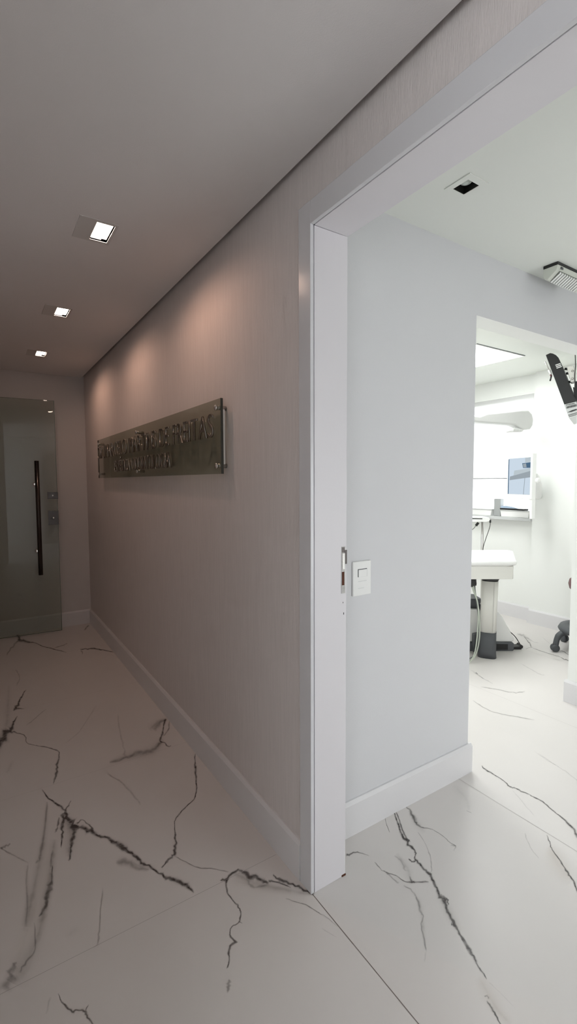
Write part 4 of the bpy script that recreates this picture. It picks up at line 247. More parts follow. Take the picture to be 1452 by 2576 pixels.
def ribbon_mat(name, col, rough, lo, hi, nscale, namp):
    """marble veining: ragged-edged dark mineral seams, width profile in attribute 'v', strength in 'a'"""
    m = bpy.data.materials.new(name); m.use_nodes = True; nt = m.node_tree; b = nt.nodes['Principled BSDF']
    L = nt.links.new
    def math_(op, *ins):
        n = nt.nodes.new('ShaderNodeMath'); n.operation = op
        for i, x in enumerate(ins):
            if isinstance(x, (int, float)): n.inputs[i].default_value = x
            else: L(x, n.inputs[i])
        return n.outputs[0]
    at = nt.nodes.new('ShaderNodeAttribute'); at.attribute_name = 'v'
    aa = nt.nodes.new('ShaderNodeAttribute'); aa.attribute_name = 'a'
    tc = nt.nodes.new('ShaderNodeTexCoord')
    no = nt.nodes.new('ShaderNodeTexNoise'); no.inputs['Scale'].default_value = nscale; no.inputs['Detail'].default_value = 4
    no.inputs['Roughness'].default_value = .65
    L(tc.outputs['Object'], no.inputs['Vector'])
    v = math_('ABSOLUTE', at.outputs['Fac'])
    p = math_('SUBTRACT', 1.0, v)
    n0 = math_('MULTIPLY', math_('SUBTRACT', no.outputs['Fac'], .5), namp)
    s = math_('ADD', p, math_('MULTIPLY', n0, math_('SUBTRACT', 1.0, math_('POWER', v, 6.0))))
    mr = nt.nodes.new('ShaderNodeMapRange'); mr.interpolation_type = 'SMOOTHSTEP'
    mr.inputs['From Min'].default_value = lo; mr.inputs['From Max'].default_value = hi
    L(s, mr.inputs['Value'])
    n2 = nt.nodes.new('ShaderNodeTexNoise'); n2.inputs['Scale'].default_value = nscale*1.2; n2.inputs['Detail'].default_value = 3
    L(tc.outputs['Object'], n2.inputs['Vector'])
    br = nt.nodes.new('ShaderNodeMapRange'); br.inputs['From Min'].default_value = .40; br.inputs['From Max'].default_value = .58
    br.inputs['To Min'].default_value = .60; br.inputs['To Max'].default_value = .86; L(n2.outputs['Fac'], br.inputs['Value'])
    core = math_('MULTIPLY', mr.outputs['Result'], br.outputs['Result'])
    halo = math_('MULTIPLY', math_('POWER', p, 1.6), .34)
    L(math_('MULTIPLY', math_('MAXIMUM', core, halo), aa.outputs['Fac']), b.inputs['Alpha'])
    mx = nt.nodes.new('ShaderNodeMix'); mx.data_type = 'RGBA'
    mx.inputs['A'].default_value = tuple(c*.7 for c in col)+(1,); mx.inputs['B'].default_value = tuple(c*1.6 for c in col)+(1,)
    L(no.outputs['Fac'], mx.inputs['Factor']); L(mx.outputs['Result'], b.inputs['Base Color'])
    b.inputs['Roughness'].default_value = rough
    return m
M['vein'] = ribbon_mat('marble_vein', (.055, .046, .046), .3, .30, .95, 40, .9)
M['cloud'] = ribbon_mat('grey_marble_clouding', (.20, .19, .17), .3, .30, 1.5, 16, 1.1)
M['stain'] = ribbon_mat('beige_marble_clouding', (.40, .32, .22), .22, .35, 1.6, 7, .5)

# ------------------------------------------------------------------ mesh builder
class MB:
    def __init__(s): s.bm = bmesh.new(); s.mats = []
    def mi(s, m):
        if m not in s.mats: s.mats.append(m)
        return s.mats.index(m)
    def box(s, x0, x1, y0, y1, z0, z1, m, bev=0.0, seg=2, faces=None):
        bm = s.bm
        v = [bm.verts.new((x, y, z)) for x in (x0, x1) for y in (y0, y1) for z in (z0, z1)]
        fs = {'-x': (0, 1, 3, 2), '+x': (4, 6, 7, 5), '-y': (0, 4, 5, 1), '+y': (2, 3, 7, 6), '-z': (0, 2, 6, 4), '+z': (1, 5, 7, 3)}
        made = []
        for k, i in fs.items():
            f = bm.faces.new([v[j] for j in i]); f.material_index = s.mi((faces or {}).get(k, m)); made.append(f)
        if bev:
            ed = set(e for f in made for e in f.edges)
            bmesh.ops.bevel(bm, geom=list(ed), offset=bev, segments=seg, affect='EDGES', profile=.5, material=s.mi(m))
        return s
    def prism(s, pts, axis, a0, a1, m, frame=None):
        """closed 2D outline pts extruded along an axis; frame = (origin, u, v, w) for free orientation"""
        bm = s.bm
        if frame is None:
            ax = {'x': (Vector((0, 1, 0)), Vector((0, 0, 1)), Vector((1, 0, 0))),
                  'y': (Vector((1, 0, 0)), Vector((0, 0, 1)), Vector((0, 1, 0))),
                  'z': (Vector((1, 0, 0)), Vector((0, 1, 0)), Vector((0, 0, 1)))}[axis]
            o = Vector((0, 0, 0))
        else: o, ax = frame[0], frame[1:]
        A = [bm.verts.new(o+ax[0]*p[0]+ax[1]*p[1]+ax[2]*a0) for p in pts]
        B = [bm.verts.new(o+ax[0]*p[0]+ax[1]*p[1]+ax[2]*a1) for p in pts]
        k = s.mi(m); n = len(pts)
        for f in (A[::-1], B): bm.faces.new(f).material_index = k
        for i in range(n): bm.faces.new((A[i], A[(i+1) % n], B[(i+1) % n], B[i])).material_index = k
        return s
    def tube(s, pts, r, m, n=12, cap=True):
        bm = s.bm; k = s.mi(m); pts = [Vector(p) for p in pts]
        rs = r if isinstance(r, (list, tuple)) else [r]*len(pts)
        rings = []; ref = None
        for i, p in enumerate(pts):
            t = (pts[min(i+1, len(pts)-1)]-pts[max(i-1, 0)]).normalized()
            if ref is None: ref = Vector((0, 0, 1)) if abs(t.z) < .9 else Vector((1, 0, 0))
            u = t.cross(ref)
            if u.length < 1e-4: u = t.cross(Vector((0, 1, 0)))
            u.normalize(); w = u.cross(t).normalized(); ref = w
            rings.append([bm.verts.new(p+(u*math.cos(2*math.pi*j/n)+w*math.sin(2*math.pi*j/n))*rs[i]) for j in range(n)])
        for a, c in zip(rings, rings[1:]):
            for j in range(n):
                f = bm.faces.new((a[j], a[(j+1) % n], c[(j+1) % n], c[j])); f.material_index = k; f.smooth = True
        if cap:
            bm.faces.new(rings[0][::-1]).material_index = k; bm.faces.new(rings[-1]).material_index = k
        return s
    def lathe(s, prof, c, m, n=24, axis=Vector((0, 0, 1))):
        """profile [(radius, height)] turned about an axis through c"""
        axis = Vector(axis).normalized()
        u = axis.orthogonal().normalized(); w = axis.cross(u)
        bm = s.bm; k = s.mi(m); c = Vector(c); rings = []
        for r, h in prof:
            rings.append([bm.verts.new(c+axis*h+(u*math.cos(2*math.pi*j/n)+w*math.sin(2*math.pi*j/n))*max(r, 1e-4)) for j in range(n)])
        for a, d in zip(rings, rings[1:]):
            for j in range(n):
                f = bm.faces.new((a[j], a[(j+1) % n], d[(j+1) % n], d[j])); f.material_index = k; f.smooth = True
        bm.faces.new(rings[0][::-1]).material_index = k; bm.faces.new(rings[-1]).material_index = k
        return s
    def build(s, name, parent=None, bev=0.0, sub=0, loc=None):
        bmesh.ops.recalc_face_normals(s.bm, faces=s.bm.faces)
        me = bpy.data.meshes.new(name); 
        if loc is not None: bmesh.ops.translate(s.bm, verts=s.bm.verts, vec=-Vector(loc))
        s.bm.to_mesh(me); s.bm.free()
        for m in s.mats: me.materials.append(m)
        o = bpy.data.objects.new(name, me); COL.objects.link(o)
        if loc is not None: o.location = loc
        if bev:
            md = o.modifiers.new('bevel', 'BEVEL'); md.width = bev; md.segments = 3; md.limit_method = 'ANGLE'; md.angle_limit = math.radians(40)
            for p in me.polygons: p.use_smooth = True
            md.harden_normals = True
        if parent:
            o.parent = parent
            o.matrix_parent_inverse = Matrix.Translation(-Vector(parent.location)) if loc is None else Matrix.Identity(4)
            if loc is not None: o.location = Vector(loc)-Vector(parent.location)
        return o

def empty(name, loc=(0, 0, 0)):
    o = bpy.data.objects.new(name, None); o.empty_display_size = .1; COL.objects.link(o); o.location = loc; return o
def tag(o, label, cat, group=None):
    o['label'] = label; o['category'] = cat
    if group: o['group'] = group
    return o
def struct(o, label=None):
    o['kind'] = 'structure'
    if label: o['label'] = label
    return o
def thing(name, label, cat, loc, group=None): return tag(empty(name, loc), label, cat, group)
def spline(pts, n=6):
    P = [Vector(p) for p in pts]; Q = [P[0]*2-P[1]]+P+[P[-1]*2-P[-2]]; out = []
    for i in range(1, len(Q)-2):
        for k in range(n):
            t = k/n; a, b_, c, d = Q[i-1:i+3]
            out.append(.5*((2*b_)+(c-a)*t+(2*a-5*b_+4*c-d)*t*t+(3*b_-a-3*c+d)*t**3))
    return out+[P[-1]]
def slab(mb, x0, x1, y0, y1, z0, z1, holes, m):
    """horizontal slab with rectangular through holes (hx0, hx1, hy0, hy1)"""
    xs = sorted({x0, x1, *[h[0] for h in holes], *[h[1] for h in holes]}); ys = sorted({y0, y1, *[h[2] for h in holes], *[h[3] for h in holes]})
    for xa, xb in zip(xs, xs[1:]):
        for ya, yb in zip(ys, ys[1:]):
            cx, cy = (xa+xb)/2, (ya+yb)/2
            if any(h[0] < cx < h[1] and h[2] < cy < h[3] for h in holes): continue
            mb.box(xa, xb, ya, yb, z0, z1, m)

# ------------------------------------------------------------------ floor
XW = .910           # corridor wall face
YJ = 1.241          # jamb face of the doorway
YW = 1.385          # face of the wall with the light switch
mb = MB()
k = mb.mi(M['tile'])
f = mb.bm.faces.new([mb.bm.verts.new(p) for p in ((-2.2, -2.6, 0), (4.9, -2.6, 0), (4.9, 5.2, 0), (-2.2, 5.2, 0))]); f.material_index = k
fl_v = mb.bm.verts.layers.float.new('v'); fl_a = mb.bm.verts.layers.float.new('a')
def ribbons(data, m, z):
    ki = mb.mi(m)
    for row in data:
        z += 2e-6
        prev = None
        for lx, ly, rx, ry, a in row:
            cur = []
            for t in (0, .5, 1):
                v = mb.bm.verts.new((lx+(rx-lx)*t, ly+(ry-ly)*t, z)); v[fl_v] = t*2-1; v[fl_a] = a; cur.append(v)
            if prev:
                for i in (0, 1):
                    mb.bm.faces.new((prev[i], prev[i+1], cur[i+1], cur[i])).material_index = ki
            prev = cur
ribbons(STAINS, M['stain'], .0001)
ribbons(CLOUDS, M['cloud'], .00015)
ribbons(VEINS, M['vein'], .0003)
kg = mb.mi(M['grout']); kd = mb.mi(M['grout_dark'])
def seam(x0, y0, x1, y1, w=.0022):
    d = Vector((x1-x0, y1-y0, 0)).normalized(); n = Vector((-d.y, d.x, 0))*w/2
    mb.bm.faces.new([mb.bm.verts.new(p) for p in (Vector((x0, y0, .0006))-n, Vector((x1, y1, .0006))-n, Vector((x1, y1, .0006))+n, Vector((x0, y0, .0006))+n)]).material_index = kd if w > .002 else kg
for x0, y0, x1, y1, w in ((-.4, 1.455, .89, 1.455, .0016), (-.4, 2.38, .89, 2.38, .0009), (-.4, 3.305, .89, 3.305, .0008), (-.4, .53, .9, .53, .0016), (-.4, 4.23, .89, 4.23, .0008),
                       (.902, -2.4, .902, 1.24, .0024), (1.845, -1.1, 1.845, 1.37, .0018), (2.79, -1.1, 2.79, 4.8, .0012), (3.735, 1.6, 3.735, 4.8, .0012), (1.845, 1.55, 1.845, 4.8, .0012)):
    seam(x0, y0, x1, y1, w)
floor = struct(mb.build('floor'), 'white marble tiled floor with dark branching veins')

# ------------------------------------------------------------------ walls and ceilings
P_, W_ = M['paper'], M['white_paint']
fx = {'-x': P_, '-y': M['jamb'], '+y': M['jamb'], '-z': M['jamb']}
OY0 = .10           # near side of the doorway, behind the frame edge
mb = MB()
mb.box(XW, 1.045, YJ+.014, 5.0, 0, 2.6, W_, faces=fx)
mb.box(XW, 1.045, OY0-.014, YJ+.014, 2.209, 2.6, W_, faces=fx)
mb.box(XW, 1.045, -2.4, OY0-.014, 0, 2.6, W_, faces=fx)
struct(mb.build('wall_right'), 'corridor wall in grey textured wallpaper')
mb = MB(); mb.box(-.5, 1.045, 5.0, 5.12, 0, 2.6, M['endwall']); struct(mb.build('wall_end'))
mb = MB(); mb.box(-.47, -.35, .30, 5.0, 0, 2.6, M['endwall']); struct(mb.build('wall_left'))
def wall_x(mb, x0, x1, y0, y1, wy0, wy1, wz0, wz1, m):      # wall across x with a window opening
    mb.box(x0, x1, y0, wy0, 0, 2.6, m); mb.box(x0, x1, wy1, y1, 0, 2.6, m); mb.box(x0, x1, wy0, wy1, 0, wz0, m); mb.box(x0, x1, wy0, wy1, wz1, 2.6, m)
def wall_y(mb, x0, x1, y0, y1, wx0, wx1, wz0, wz1, m):
    mb.box(x0, wx0, y0, y1, 0, 2.6, m); mb.box(wx1, x1, y0, y1, 0, 2.6, m); mb.box(wx0, wx1, y0, y1, 0, wz0, m); mb.box(wx0, wx1, y0, y1, wz1, 2.6, m)
mb = MB(); mb.box(-2.0, 1.045, -2.52, -2.4, 0, 2.6, W_); wall_x(mb, -2.12, -2.0, -2.52, .30, -2.1, -.1, .3, 2.3, W_); mb.box(-2.12, -.47, .30, .42, 0, 2.6, W_)
struct(mb.build('wall_back'), 'white lobby walls behind the camera')
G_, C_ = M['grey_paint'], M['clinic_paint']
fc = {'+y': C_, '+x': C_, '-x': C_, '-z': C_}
mb = MB()
mb.box(1.045, 1.93, YW, 1.494, 0, 2.6, G_, faces=fc)
mb.box(1.93, 3.08, YW, 1.494, 2.147, 2.6, G_, faces=fc)
mb.box(3.08, 3.75, YW, 1.494, 0, 2.6, G_, faces=fc); mb.box(3.75, 4.57, YW, 1.494, 0, 2.6, C_)
struct(mb.build('wall_clinic'), 'cool grey wall with the light switch and the opening to the clinic')
mb = MB(); mb.box(3.65, 3.75, -1.2, YW, 0, 2.6, W_); wall_y(mb, 1.045, 3.75, -1.3, -1.2, 1.5, 3.1, .3, 1.7, W_); struct(mb.build('wall_anteroom'))
# far clinic wall with a window, and the shallow column beside it
WY0, WY1, WZ0, WZ1 = 2.62, 4.45, 1.035, 2.24
mb = MB()
mb.box(4.57, 4.72, 1.494, WY0, 0, 2.6, C_); mb.box(4.57, 4.72, WY1, 5.0, 0, 2.6, C_)
mb.box(4.57, 4.72, WY0, WY1, 0, WZ0, C_); mb.box(4.57, 4.72, WY0, WY1, WZ1, 2.6, C_)
mb.box(4.50, 4.57, 1.494, 2.565, 0, 2.6, C_)
struct(mb.build('wall_far'), 'white clinic wall with the bright window')
mb = MB(); mb.box(1.045, 4.72, 5.0, 5.12, 0, 2.6, C_); struct(mb.build('wall_side'))

DL = [(2.07, 'nearest the camera'), (3.145, 'middle'), (4.23, 'farthest')]
mb = MB(); slab(mb, -.47, .888, -2.4, 4.988, 2.40, 2.44, [(.43, .497, y-.075, y+.075) for y, _ in DL], M['ceiling'])
mb.box(-2.0, -.47, -2.4, .30, 2.40, 2.44, M['ceiling'])
mb.box(-2.12, .91, -2.5, 5.0, 2.6, 2.64, M['ceiling'])
struct(mb.build('ceiling'), 'plain corridor ceiling with a shadow gap along the wall')
mb = MB(); slab(mb, 1.045, 4.72, -1.2, 5.0, 2.425, 2.6, [(1.443, 1.503, 1.079, 1.142)], M['ante_ceiling'])
mb.box(1.045, 4.72, -1.2, 5.0, 2.6, 2.64, M['ante_ceiling'])
struct(mb.build('ceiling_clinic'), 'white ceiling beyond the doorway')

# ------------------------------------------------------------------ doorway trim
mb = MB()
for y0, y1 in ((YJ, YJ+.065), (OY0-.065, OY0)): mb.box(.8965, .9095, y0, y1, 0, 2.265, M['lacquer'], bev=.0015)
mb.box(.8965, .9095, OY0, YJ, 2.195, 2.265, M['lacquer'], bev=.0015)
struct(mb.build('trim_1'), 'glossy white casing around the doorway')
mb = MB()
mb.box(.9125, 1.047, YJ, YJ+.0135, 0, 2.195, M['jamb'], bev=.001)
mb.box(.9125, 1.047, OY0-.0135, OY0, 0, 2.195, M['jamb'], bev=.001)
mb.box(.9125, 1.047, OY0, YJ, 2.195, 2.2085, M['jamb'], bev=.001)
jamb = struct(mb.build('door_1'), 'white lacquered door frame without a leaf')
mb = MB()
mb.box(1.0245, 1.0405, YJ-.0012, YJ, 1.018, 1.178, M['worn_steel'])
mb.box(1.038, 1.0475, YJ-.0022, YJ+.001, 1.118, 1.166, M['dark_chrome'])
mb.box(1.0262, 1.0372, YJ-.002, YJ, 1.158, 1.176, M['dark_chrome'])
mb.box(1.0275, 1.0385, YJ-.0032, YJ, 1.100, 1.156, M['chrome'], bev=.001)
sp = mb.build('strike_plate', jamb); sp['label'] = 'scuffed steel strike plate with a dark slot'
mb = MB(); mb.box(1.0262, 1.0365, YJ-.0018, YJ, 1.046, 1.092, M['wood']); mb.build('latch_slot', sp)
mb = MB()
mb.box(1.0315, 1.033, YJ-.0012, YJ, .984, .988, M['black_plastic']); mb.box(1.034, 1.0358, YJ-.0012, YJ, .944, .951, M['black_plastic'])
mb.box(1.030, 1.0475, YJ-.002, YJ, 0, .006, M['wood'])
mb.build('chip', jamb)['label'] = 'small dark chips in the white lacquer'

# ------------------------------------------------------------------ baseboards
def skirt(mb, x0, x1, y0, y1, out):
    """15 mm board with a chamfered top edge; out = side facing the room"""
    m = M['skirting']; H = .140; t = .013; c = .006
    if out in '-x+x':
        w = x1-x0; pr = [(x0, 0), (x1, 0), (x1, H-t), (x0+c*1.2, H), (x0, H)] if out == '+x' else [(x0, 0), (x1, 0), (x1, H), (x1-c*1.2, H), (x0, H-t)]
        mb.prism(pr, 'y', y0, y1, m)
    else:
        pr = [(y0, 0), (y1, 0), (y1, H-t), (y0+c*1.2, H), (y0, H)] if out == '+y' else [(y0, 0), (y1, 0), (y1, H), (y1-c*1.2, H), (y0, H-t)]
        mb.prism(pr, 'x', x0, x1, m)
mb = MB(); skirt(mb, .894, .910, YJ+.067, 4.984, '-x'); skirt(mb, .894, .910, -2.385, OY0-.067, '-x'); struct(mb.build('baseboard_right'))
mb = MB(); skirt(mb, -.35, .910, 4.984, 5.0, '-y'); struct(mb.build('baseboard_end'))
mb = MB(); skirt(mb, 1.047, 1.946, YW-.016, YW, '-y'); skirt(mb, 1.93, 1.946, YW, 1.510, '+x'); skirt(mb, 1.06, 1.93, 1.494, 1.510, '+y')
struct(mb.build('baseboard_clinic'))
mb = MB(); skirt(mb, 3.064, 3.08, YW-.016, 1.510, '-x'); skirt(mb, 3.08, 3.63, YW-.016, YW, '-y'); skirt(mb, 3.08, 4.48, 1.494, 1.510, '+y')
struct(mb.build('baseboard_opening'))
mb = MB(); skirt(mb, 4.484, 4.50, 1.510, 2.565, '-x'); skirt(mb, 4.484, 4.554, 2.565, 2.581, '+y'); skirt(mb, 4.554, 4.57, 2.565, 4.98, '-x')
struct(mb.build('baseboard_far'))

# ------------------------------------------------------------------ glass door, slightly ajar in front of the end wall
th = math.radians(4.8); gt = Vector((math.cos(th), -math.sin(th), 0)); gn = Vector((-math.sin(th), -math.cos(th), 0)); gr = Vector((.624, 4.85, 0))
door = struct(empty('door_2', (gr.x, gr.y, 0)), 'green tinted glass door with a long steel pull handle'); door['category'] = 'door'
mb = MB(); mb.prism([(-.95, .012), (0, .012), (0, 2.14), (-.95, 2.14)], None, -.008, 0, M['glass_door'], frame=(gr, gt, Vector((0, 0, 1)), gn))
for f in mb.bm.faces:
    n = f.normal if f.normal.length else None
mb.build('glass_panel', door)
mb = MB()
for (a0, a1, z0, z1) in ((-.0035, .0005, .012, 2.14), (-.95, 0, .0115, .0135), (-.95, 0, 2.1385, 2.1405)):
    mb.prism([(a0, z0), (a1, z0), (a1, z1), (a0, z1)], None, -.0085, .0005, M['glass_edge'], frame=(gr, gt, Vector((0, 0, 1)), gn))
mb.build('polished_edge', door)
hb = gr+gt*(-.160)+gn*.058
mb = MB(); mb.tube([hb+Vector((0, 0, .562)), hb+Vector((0, 0, 1.590))], .0185, M['dark_chrome'], 20); hd = mb.build('pull_handle', door)
for z in (1.382, .776):
    mb = MB(); base = gr+gt*(-.160); mb.tube([base+Vector((0, 0, z)), base+gn*.045+Vector((0, 0, z))], .010, M['chrome'], 16)
    mb.lathe([(.001, 0), (.017, .002), (.020, .008), (.017, .014), (.008, .017)], base+gt*(-.02)+Vector((0, 0, z)), M['chrome'], 20, gn)
    mb.build('handle_standoff', hd)
for z0, z1, nm in ((1.247, 1.309, 'lock_keeper'), (1.008, 1.138, 'lock_case')):
    mb = MB(); mb.prism([(-.082, z0), (.004, z0), (.004, z1), (-.082, z1)], None, 0, .014, M['dark_chrome'], frame=(gr, gt, Vector((0, 0, 1)), gn))
    o = mb.build(nm, door, bev=.0012); zc = (z0+z1)/2
    mb = MB(); mb.lathe([(.008, 0), (.008, .004), (.004, .005)], gr+gt*(-.038)+gn*.014+Vector((0, 0, zc)), M['chrome'], 16, gn); mb.build('key_cylinder', o)

# reception door at the far back of the corridor (seen mirrored in the glass)
bd = struct(empty('door_3', (.45, -2.39, 0)), 'grey door at the back of the corridor')
mb = MB(); mb.box(.06, .85, -2.395, -2.37, 0.005, 2.08, M['door']); mb.build('door_leaf', bd)
mb = MB()
mb.box(-.01, .06, -2.4, -2.36, 0, 2.15, M['lacquer']); mb.box(.85, .895, -2.4, -2.36, 0, 2.15, M['lacquer']); mb.box(.06, .85, -2.4, -2.36, 2.08, 2.15, M['lacquer'])
mb.build('door_casing', bd)
mb = MB(); mb.tube([(.13, -2.37, 1.05), (.13, -2.32, 1.05), (.23, -2.32, 1.05)], .009, M['chrome'], 10); mb.build('door_handle', bd)

# ------------------------------------------------------------------ wall sign
sg = thing('wall_sign', 'smoked acrylic nameplate with raised steel lettering, standing off the corridor wall', 'sign', (.87, 3.04, 1.59))
SY0, SY1, SZ0, SZ1 = 1.838, 4.245, 1.432, 1.747
mb = MB(); mb.box(.866, .876, SY0, SY1, SZ0, SZ1, M['acrylic']); mb.build('plate', sg)
for y in (SY0, SY1):
    mb = MB(); mb.box(.8655, .8765, y-.0006, y+.0006, SZ0, SZ1, M['acrylic_edge']); mb.build('plate_edge', sg)['label'] = 'dark polished plate edge'
mb = MB(); mb.box(.8775, .886, SY0+.002, SY0+.010, 1.472, 1.702, M['edge_light'], bev=.001); mb.build('edge_glint', sg)['label'] = 'pale vertical strip standing in for light caught on the near edge'  # pale strip drawn as the glint along the plate's near edge
for y in (1.878, 3.08, 4.20):
    for z in (1.712, 1.467):
        mb = MB(); mb.tube([(.8655, y, z), (.908, y, z)], .0095, M['steel'], 20)
        mb.lathe([(.0125, 0), (.0125, .006), (.0095, .0085), (.003, .0095)], (.8655, y, z), M['chrome'], 20, Vector((-1, 0, 0)))
        mb.build('standoff_bolt', sg)
def lettering(txt, y_left, y_right, z0, h):
    """raised letters, each one its own part, set out along the corridor wall from far to near"""
    cu = bpy.data.curves.new('letter', 'FONT'); cu.size = 1; cu.extrude = .03; cu.bevel_depth = .006; cu.bevel_resolution = 1; cu.offset = -.014
    t = bpy.data.objects.new('letter', cu); COL.objects.link(t)
    def mesh_of(s):
        cu.body = s; return bpy.data.meshes.new_from_object(t.evaluated_get(bpy.context.evaluated_depsgraph_get()))
    got = []; pen = 0.0
    for ch in txt:
        if ch == ' ': pen += .34; continue
        me = mesh_of(ch); xs = [v.co.x for v in me.vertices]
        got.append((me, pen-min(xs))); pen += max(xs)-min(xs)+.105
    total = pen-.105
    for me, dx in got:
        zs = [v.co.z for v in me.vertices]
        for v in me.vertices:
            u = (v.co.x+dx)/total; d = (v.co.z-min(zs))/(max(zs)-min(zs))
            v.co = Vector((.8655-d*.008, y_left+(y_right-y_left)*u, z0+h*v.co.y/.70))-Vector(sg.location)
        me.name = 'letter'; me.materials.clear(); me.materials.append(M['letter'])
        o = bpy.data.objects.new('letter', me); COL.objects.link(o); o.parent = sg
    bpy.data.objects.remove(t)
lettering('DR. MARCELO MARTINS DE FREITAS', 4.215, 1.905, 1.590, .104)
lettering('ESTÉTICA ODONTOLOGIA', 3.66, 2.452, 1.474, .084)

# ------------------------------------------------------------------ corridor downlights
def downlight(y, which):
    lab = {'nearest the camera': 'lit warm square downlight in the corridor ceiling, the nearest and largest of three',
           'middle': 'lit warm square downlight, second of the row of three in the corridor ceiling',
           'farthest': 'lit warm square downlight in the corridor ceiling, closest to the glass door'}[which]
    d = thing('recessed_downlight', lab, 'ceiling light', (.44, y, 2.40), 'square downlights along the corridor ceiling')
    mb = MB(); slab(mb, .366, .508, y-.092, y+.092, 2.3985, 2.4005, [(.43, .497, y-.075, y+.075)], M['frame_plate']); mb.build('frame', d)
    mb = MB(); R_ = M['recess']
    for x0, x1, y0, y1 in ((.428, .430, y-.077, y+.077), (.497, .499, y-.077, y+.077), (.43, .497, y-.077, y-.075), (.43, .497, y+.075, y+.077)):
        mb.box(x0, x1, y0, y1, 2.400, 2.452, R_)
    mb.box(.428, .499, y-.077, y+.077, 2.452, 2.454, R_); mb.build('reflector', d)
    mb = MB(); mb.box(.433, .474, y-.071, y+.071, 2.4035, 2.430, M['warm_glow'], bev=.002); mb.box(.473, .4955, y-.0735, y+.0735, 2.411, 2.414, M['warm_glow']); mb.build('lamp', d)
    ld = bpy.data.lights.new('downlight_beam', 'SPOT'); ld.energy = SPOT; ld.color = WARM; ld.spot_size = math.radians(138); ld.spot_blend = 1.0; ld.shadow_soft_size = .003
    lo = bpy.data.objects.new('downlight_beam', ld); COL.objects.link(lo); lo.parent = d; lo.location = (.0445, 0, .0034); lo.rotation_euler = (0, math.radians(-44), 0)
    return d
for y, w in DL: downlight(y, w)

# unlit downlight just inside the doorway
d = thing('recessed_downlight', 'unlit square downlight with a dark opening in the ceiling beyond the doorway', 'ceiling light', (1.473, 1.11, 2.425))
mb = MB(); slab(mb, 1.420, 1.522, 1.055, 1.160, 2.4215, 2.4245, [(1.443, 1.503, 1.079, 1.142)], M['ante_ceiling']); mb.build('frame', d)
mb = MB()
for x0, x1, y0, y1 in ((1.441, 1.4445, 1.078, 1.143), (1.5015, 1.505, 1.078, 1.143), (1.4445, 1.5015, 1.078, 1.0805), (1.4445, 1.5015, 1.1405, 1.143)): mb.box(x0, x1, y0, y1, 2.4225, 2.50, M['void'])
mb.box(1.441, 1.505, 1.078, 1.143, 2.5, 2.502, M['void']); mb.build('reflector', d)['label'] = 'black inside of the lamp'
mb = MB(); mb.lathe([(.008, 0), (.019, .004), (.025, .014), (.025, .03)], (1.473, 1.1105, 2.434), M['bulb'], 20); mb.build('bulb', d)

def led_panel(name, label, x0, x1, y0, y1, z, m, gap, group=None):
    d = thing(name, label, 'ceiling light', ((x0+x1)/2, (y0+y1)/2, z), group)
    mb = MB(); w = .012
    for a in ((x0-w, x1+w, y0-w, y0), (x0-w, x1+w, y1, y1+w), (x0-w, x0, y0, y1), (x1, x1+w, y0, y1)): mb.box(a[0], a[1], a[2], a[3], z-.006, z, M['white_plastic'])
    if gap: mb.box(x0-w, x1+w, y0-w-.006, y0-w, z-.003, z, M['charcoal'])
    mb.build('frame', d)
    mb = MB(); mb.box(x0, x1, y0, y1, z-.004, z-.001, m); mb.build('diffuser', d)
    return d
led_panel('ceiling_panel_light', 'bright square panel light in the clinic ceiling near the window, seen through the opening', 3.20, 3.815, 2.295, 2.90, 2.425, M['led'], True)

led_panel('ceiling_panel_light', 'added panel light in the clinic ceiling, unseen behind the cool grey wall', 2.05, 2.665, 2.1, 2.705, 2.425, M['led'], True)  # added unseen panel, brightens the clinic floor

# ------------------------------------------------------------------ light switch
sw = thing('light_switch', 'white switch plate with one rocker on the cool grey wall', 'light switch', (1.24, YW, 1.02))
mb = MB(); mb.box(1.195, 1.288, YW-.009, YW, .955, 1.090, M['white_plastic'], bev=.004, seg=3); mb.build('cover_plate', sw)
mb = MB(); mb.box(1.218, 1.265, YW-.0095, YW-.008, 1.029, 1.060, M['charcoal']); rk = mb.build('rocker_gap', sw)
mb = MB(); mb.box(1.2205, 1.2625, YW-.0125, YW-.009, 1.0295, 1.0575, M['white_plastic'], bev=.0012); mb.build('rocker', sw)
for x1, z in ((1.263, 1.011), (1.250, .984)):
    mb = MB(); mb.box(1.220, x1, YW-.0096, YW-.0088, z, z+.0013, M['grey_plastic']); mb.build('module_joint', sw)

# ------------------------------------------------------------------ emergency light under the ceiling
em = thing('emergency_light', 'small white emergency light with black base and ribbed clear lens under the ceiling', 'emergency light', (2.45, 1.27, 2.425))
ex0, ex1, ey0, ey1 = 2.325, 2.60, 1.236, 1.306
mb = MB(); mb.box(ex0, ex1, ey0, ey1, 2.411, 2.425, M['black_plastic'], bev=.002); mb.build('base_plate', em)
mb = MB()
mb.prism([(ey0, 2.411), (ey1, 2.411), (ey1, 2.372), (ey1-.010, 2.358), (ey1-.022, 2.356), (ey0+.006, 2.388)], 'x', ex0+.001, ex1-.001, M['lamp_white'])
mb.build('housing', em, bev=.003)
mb = MB(); mb.prism([(ey0+.004, 2.387), (ey0+.012, 2.387), (ey1-.020, 2.358), (ey1-.022, 2.352), (ey0+.004, 2.379)], 'x', ex0+.028, ex1-.028, M['lens'])
ln = mb.build('lens', em)
mb = MB()
n_ = 11
for i in range(n_):
    x = ex0+.034+i*(ex1-ex0-.068)/(n_-1)
    mb.prism([(ey0+.0035, 2.382), (ey0+.0035, 2.3765), (ey1-.022, 2.3495), (ey1-.022, 2.355)], 'x', x-.006, x+.006, M['white_plastic'])
mb.build('lens_ribs', ln)
mb = MB(); mb.box(2.352, 2.372, ey0-.0016, ey0+.001, 2.394, 2.405, M['charcoal'], bev=.0006); mb.build('test_button', em)

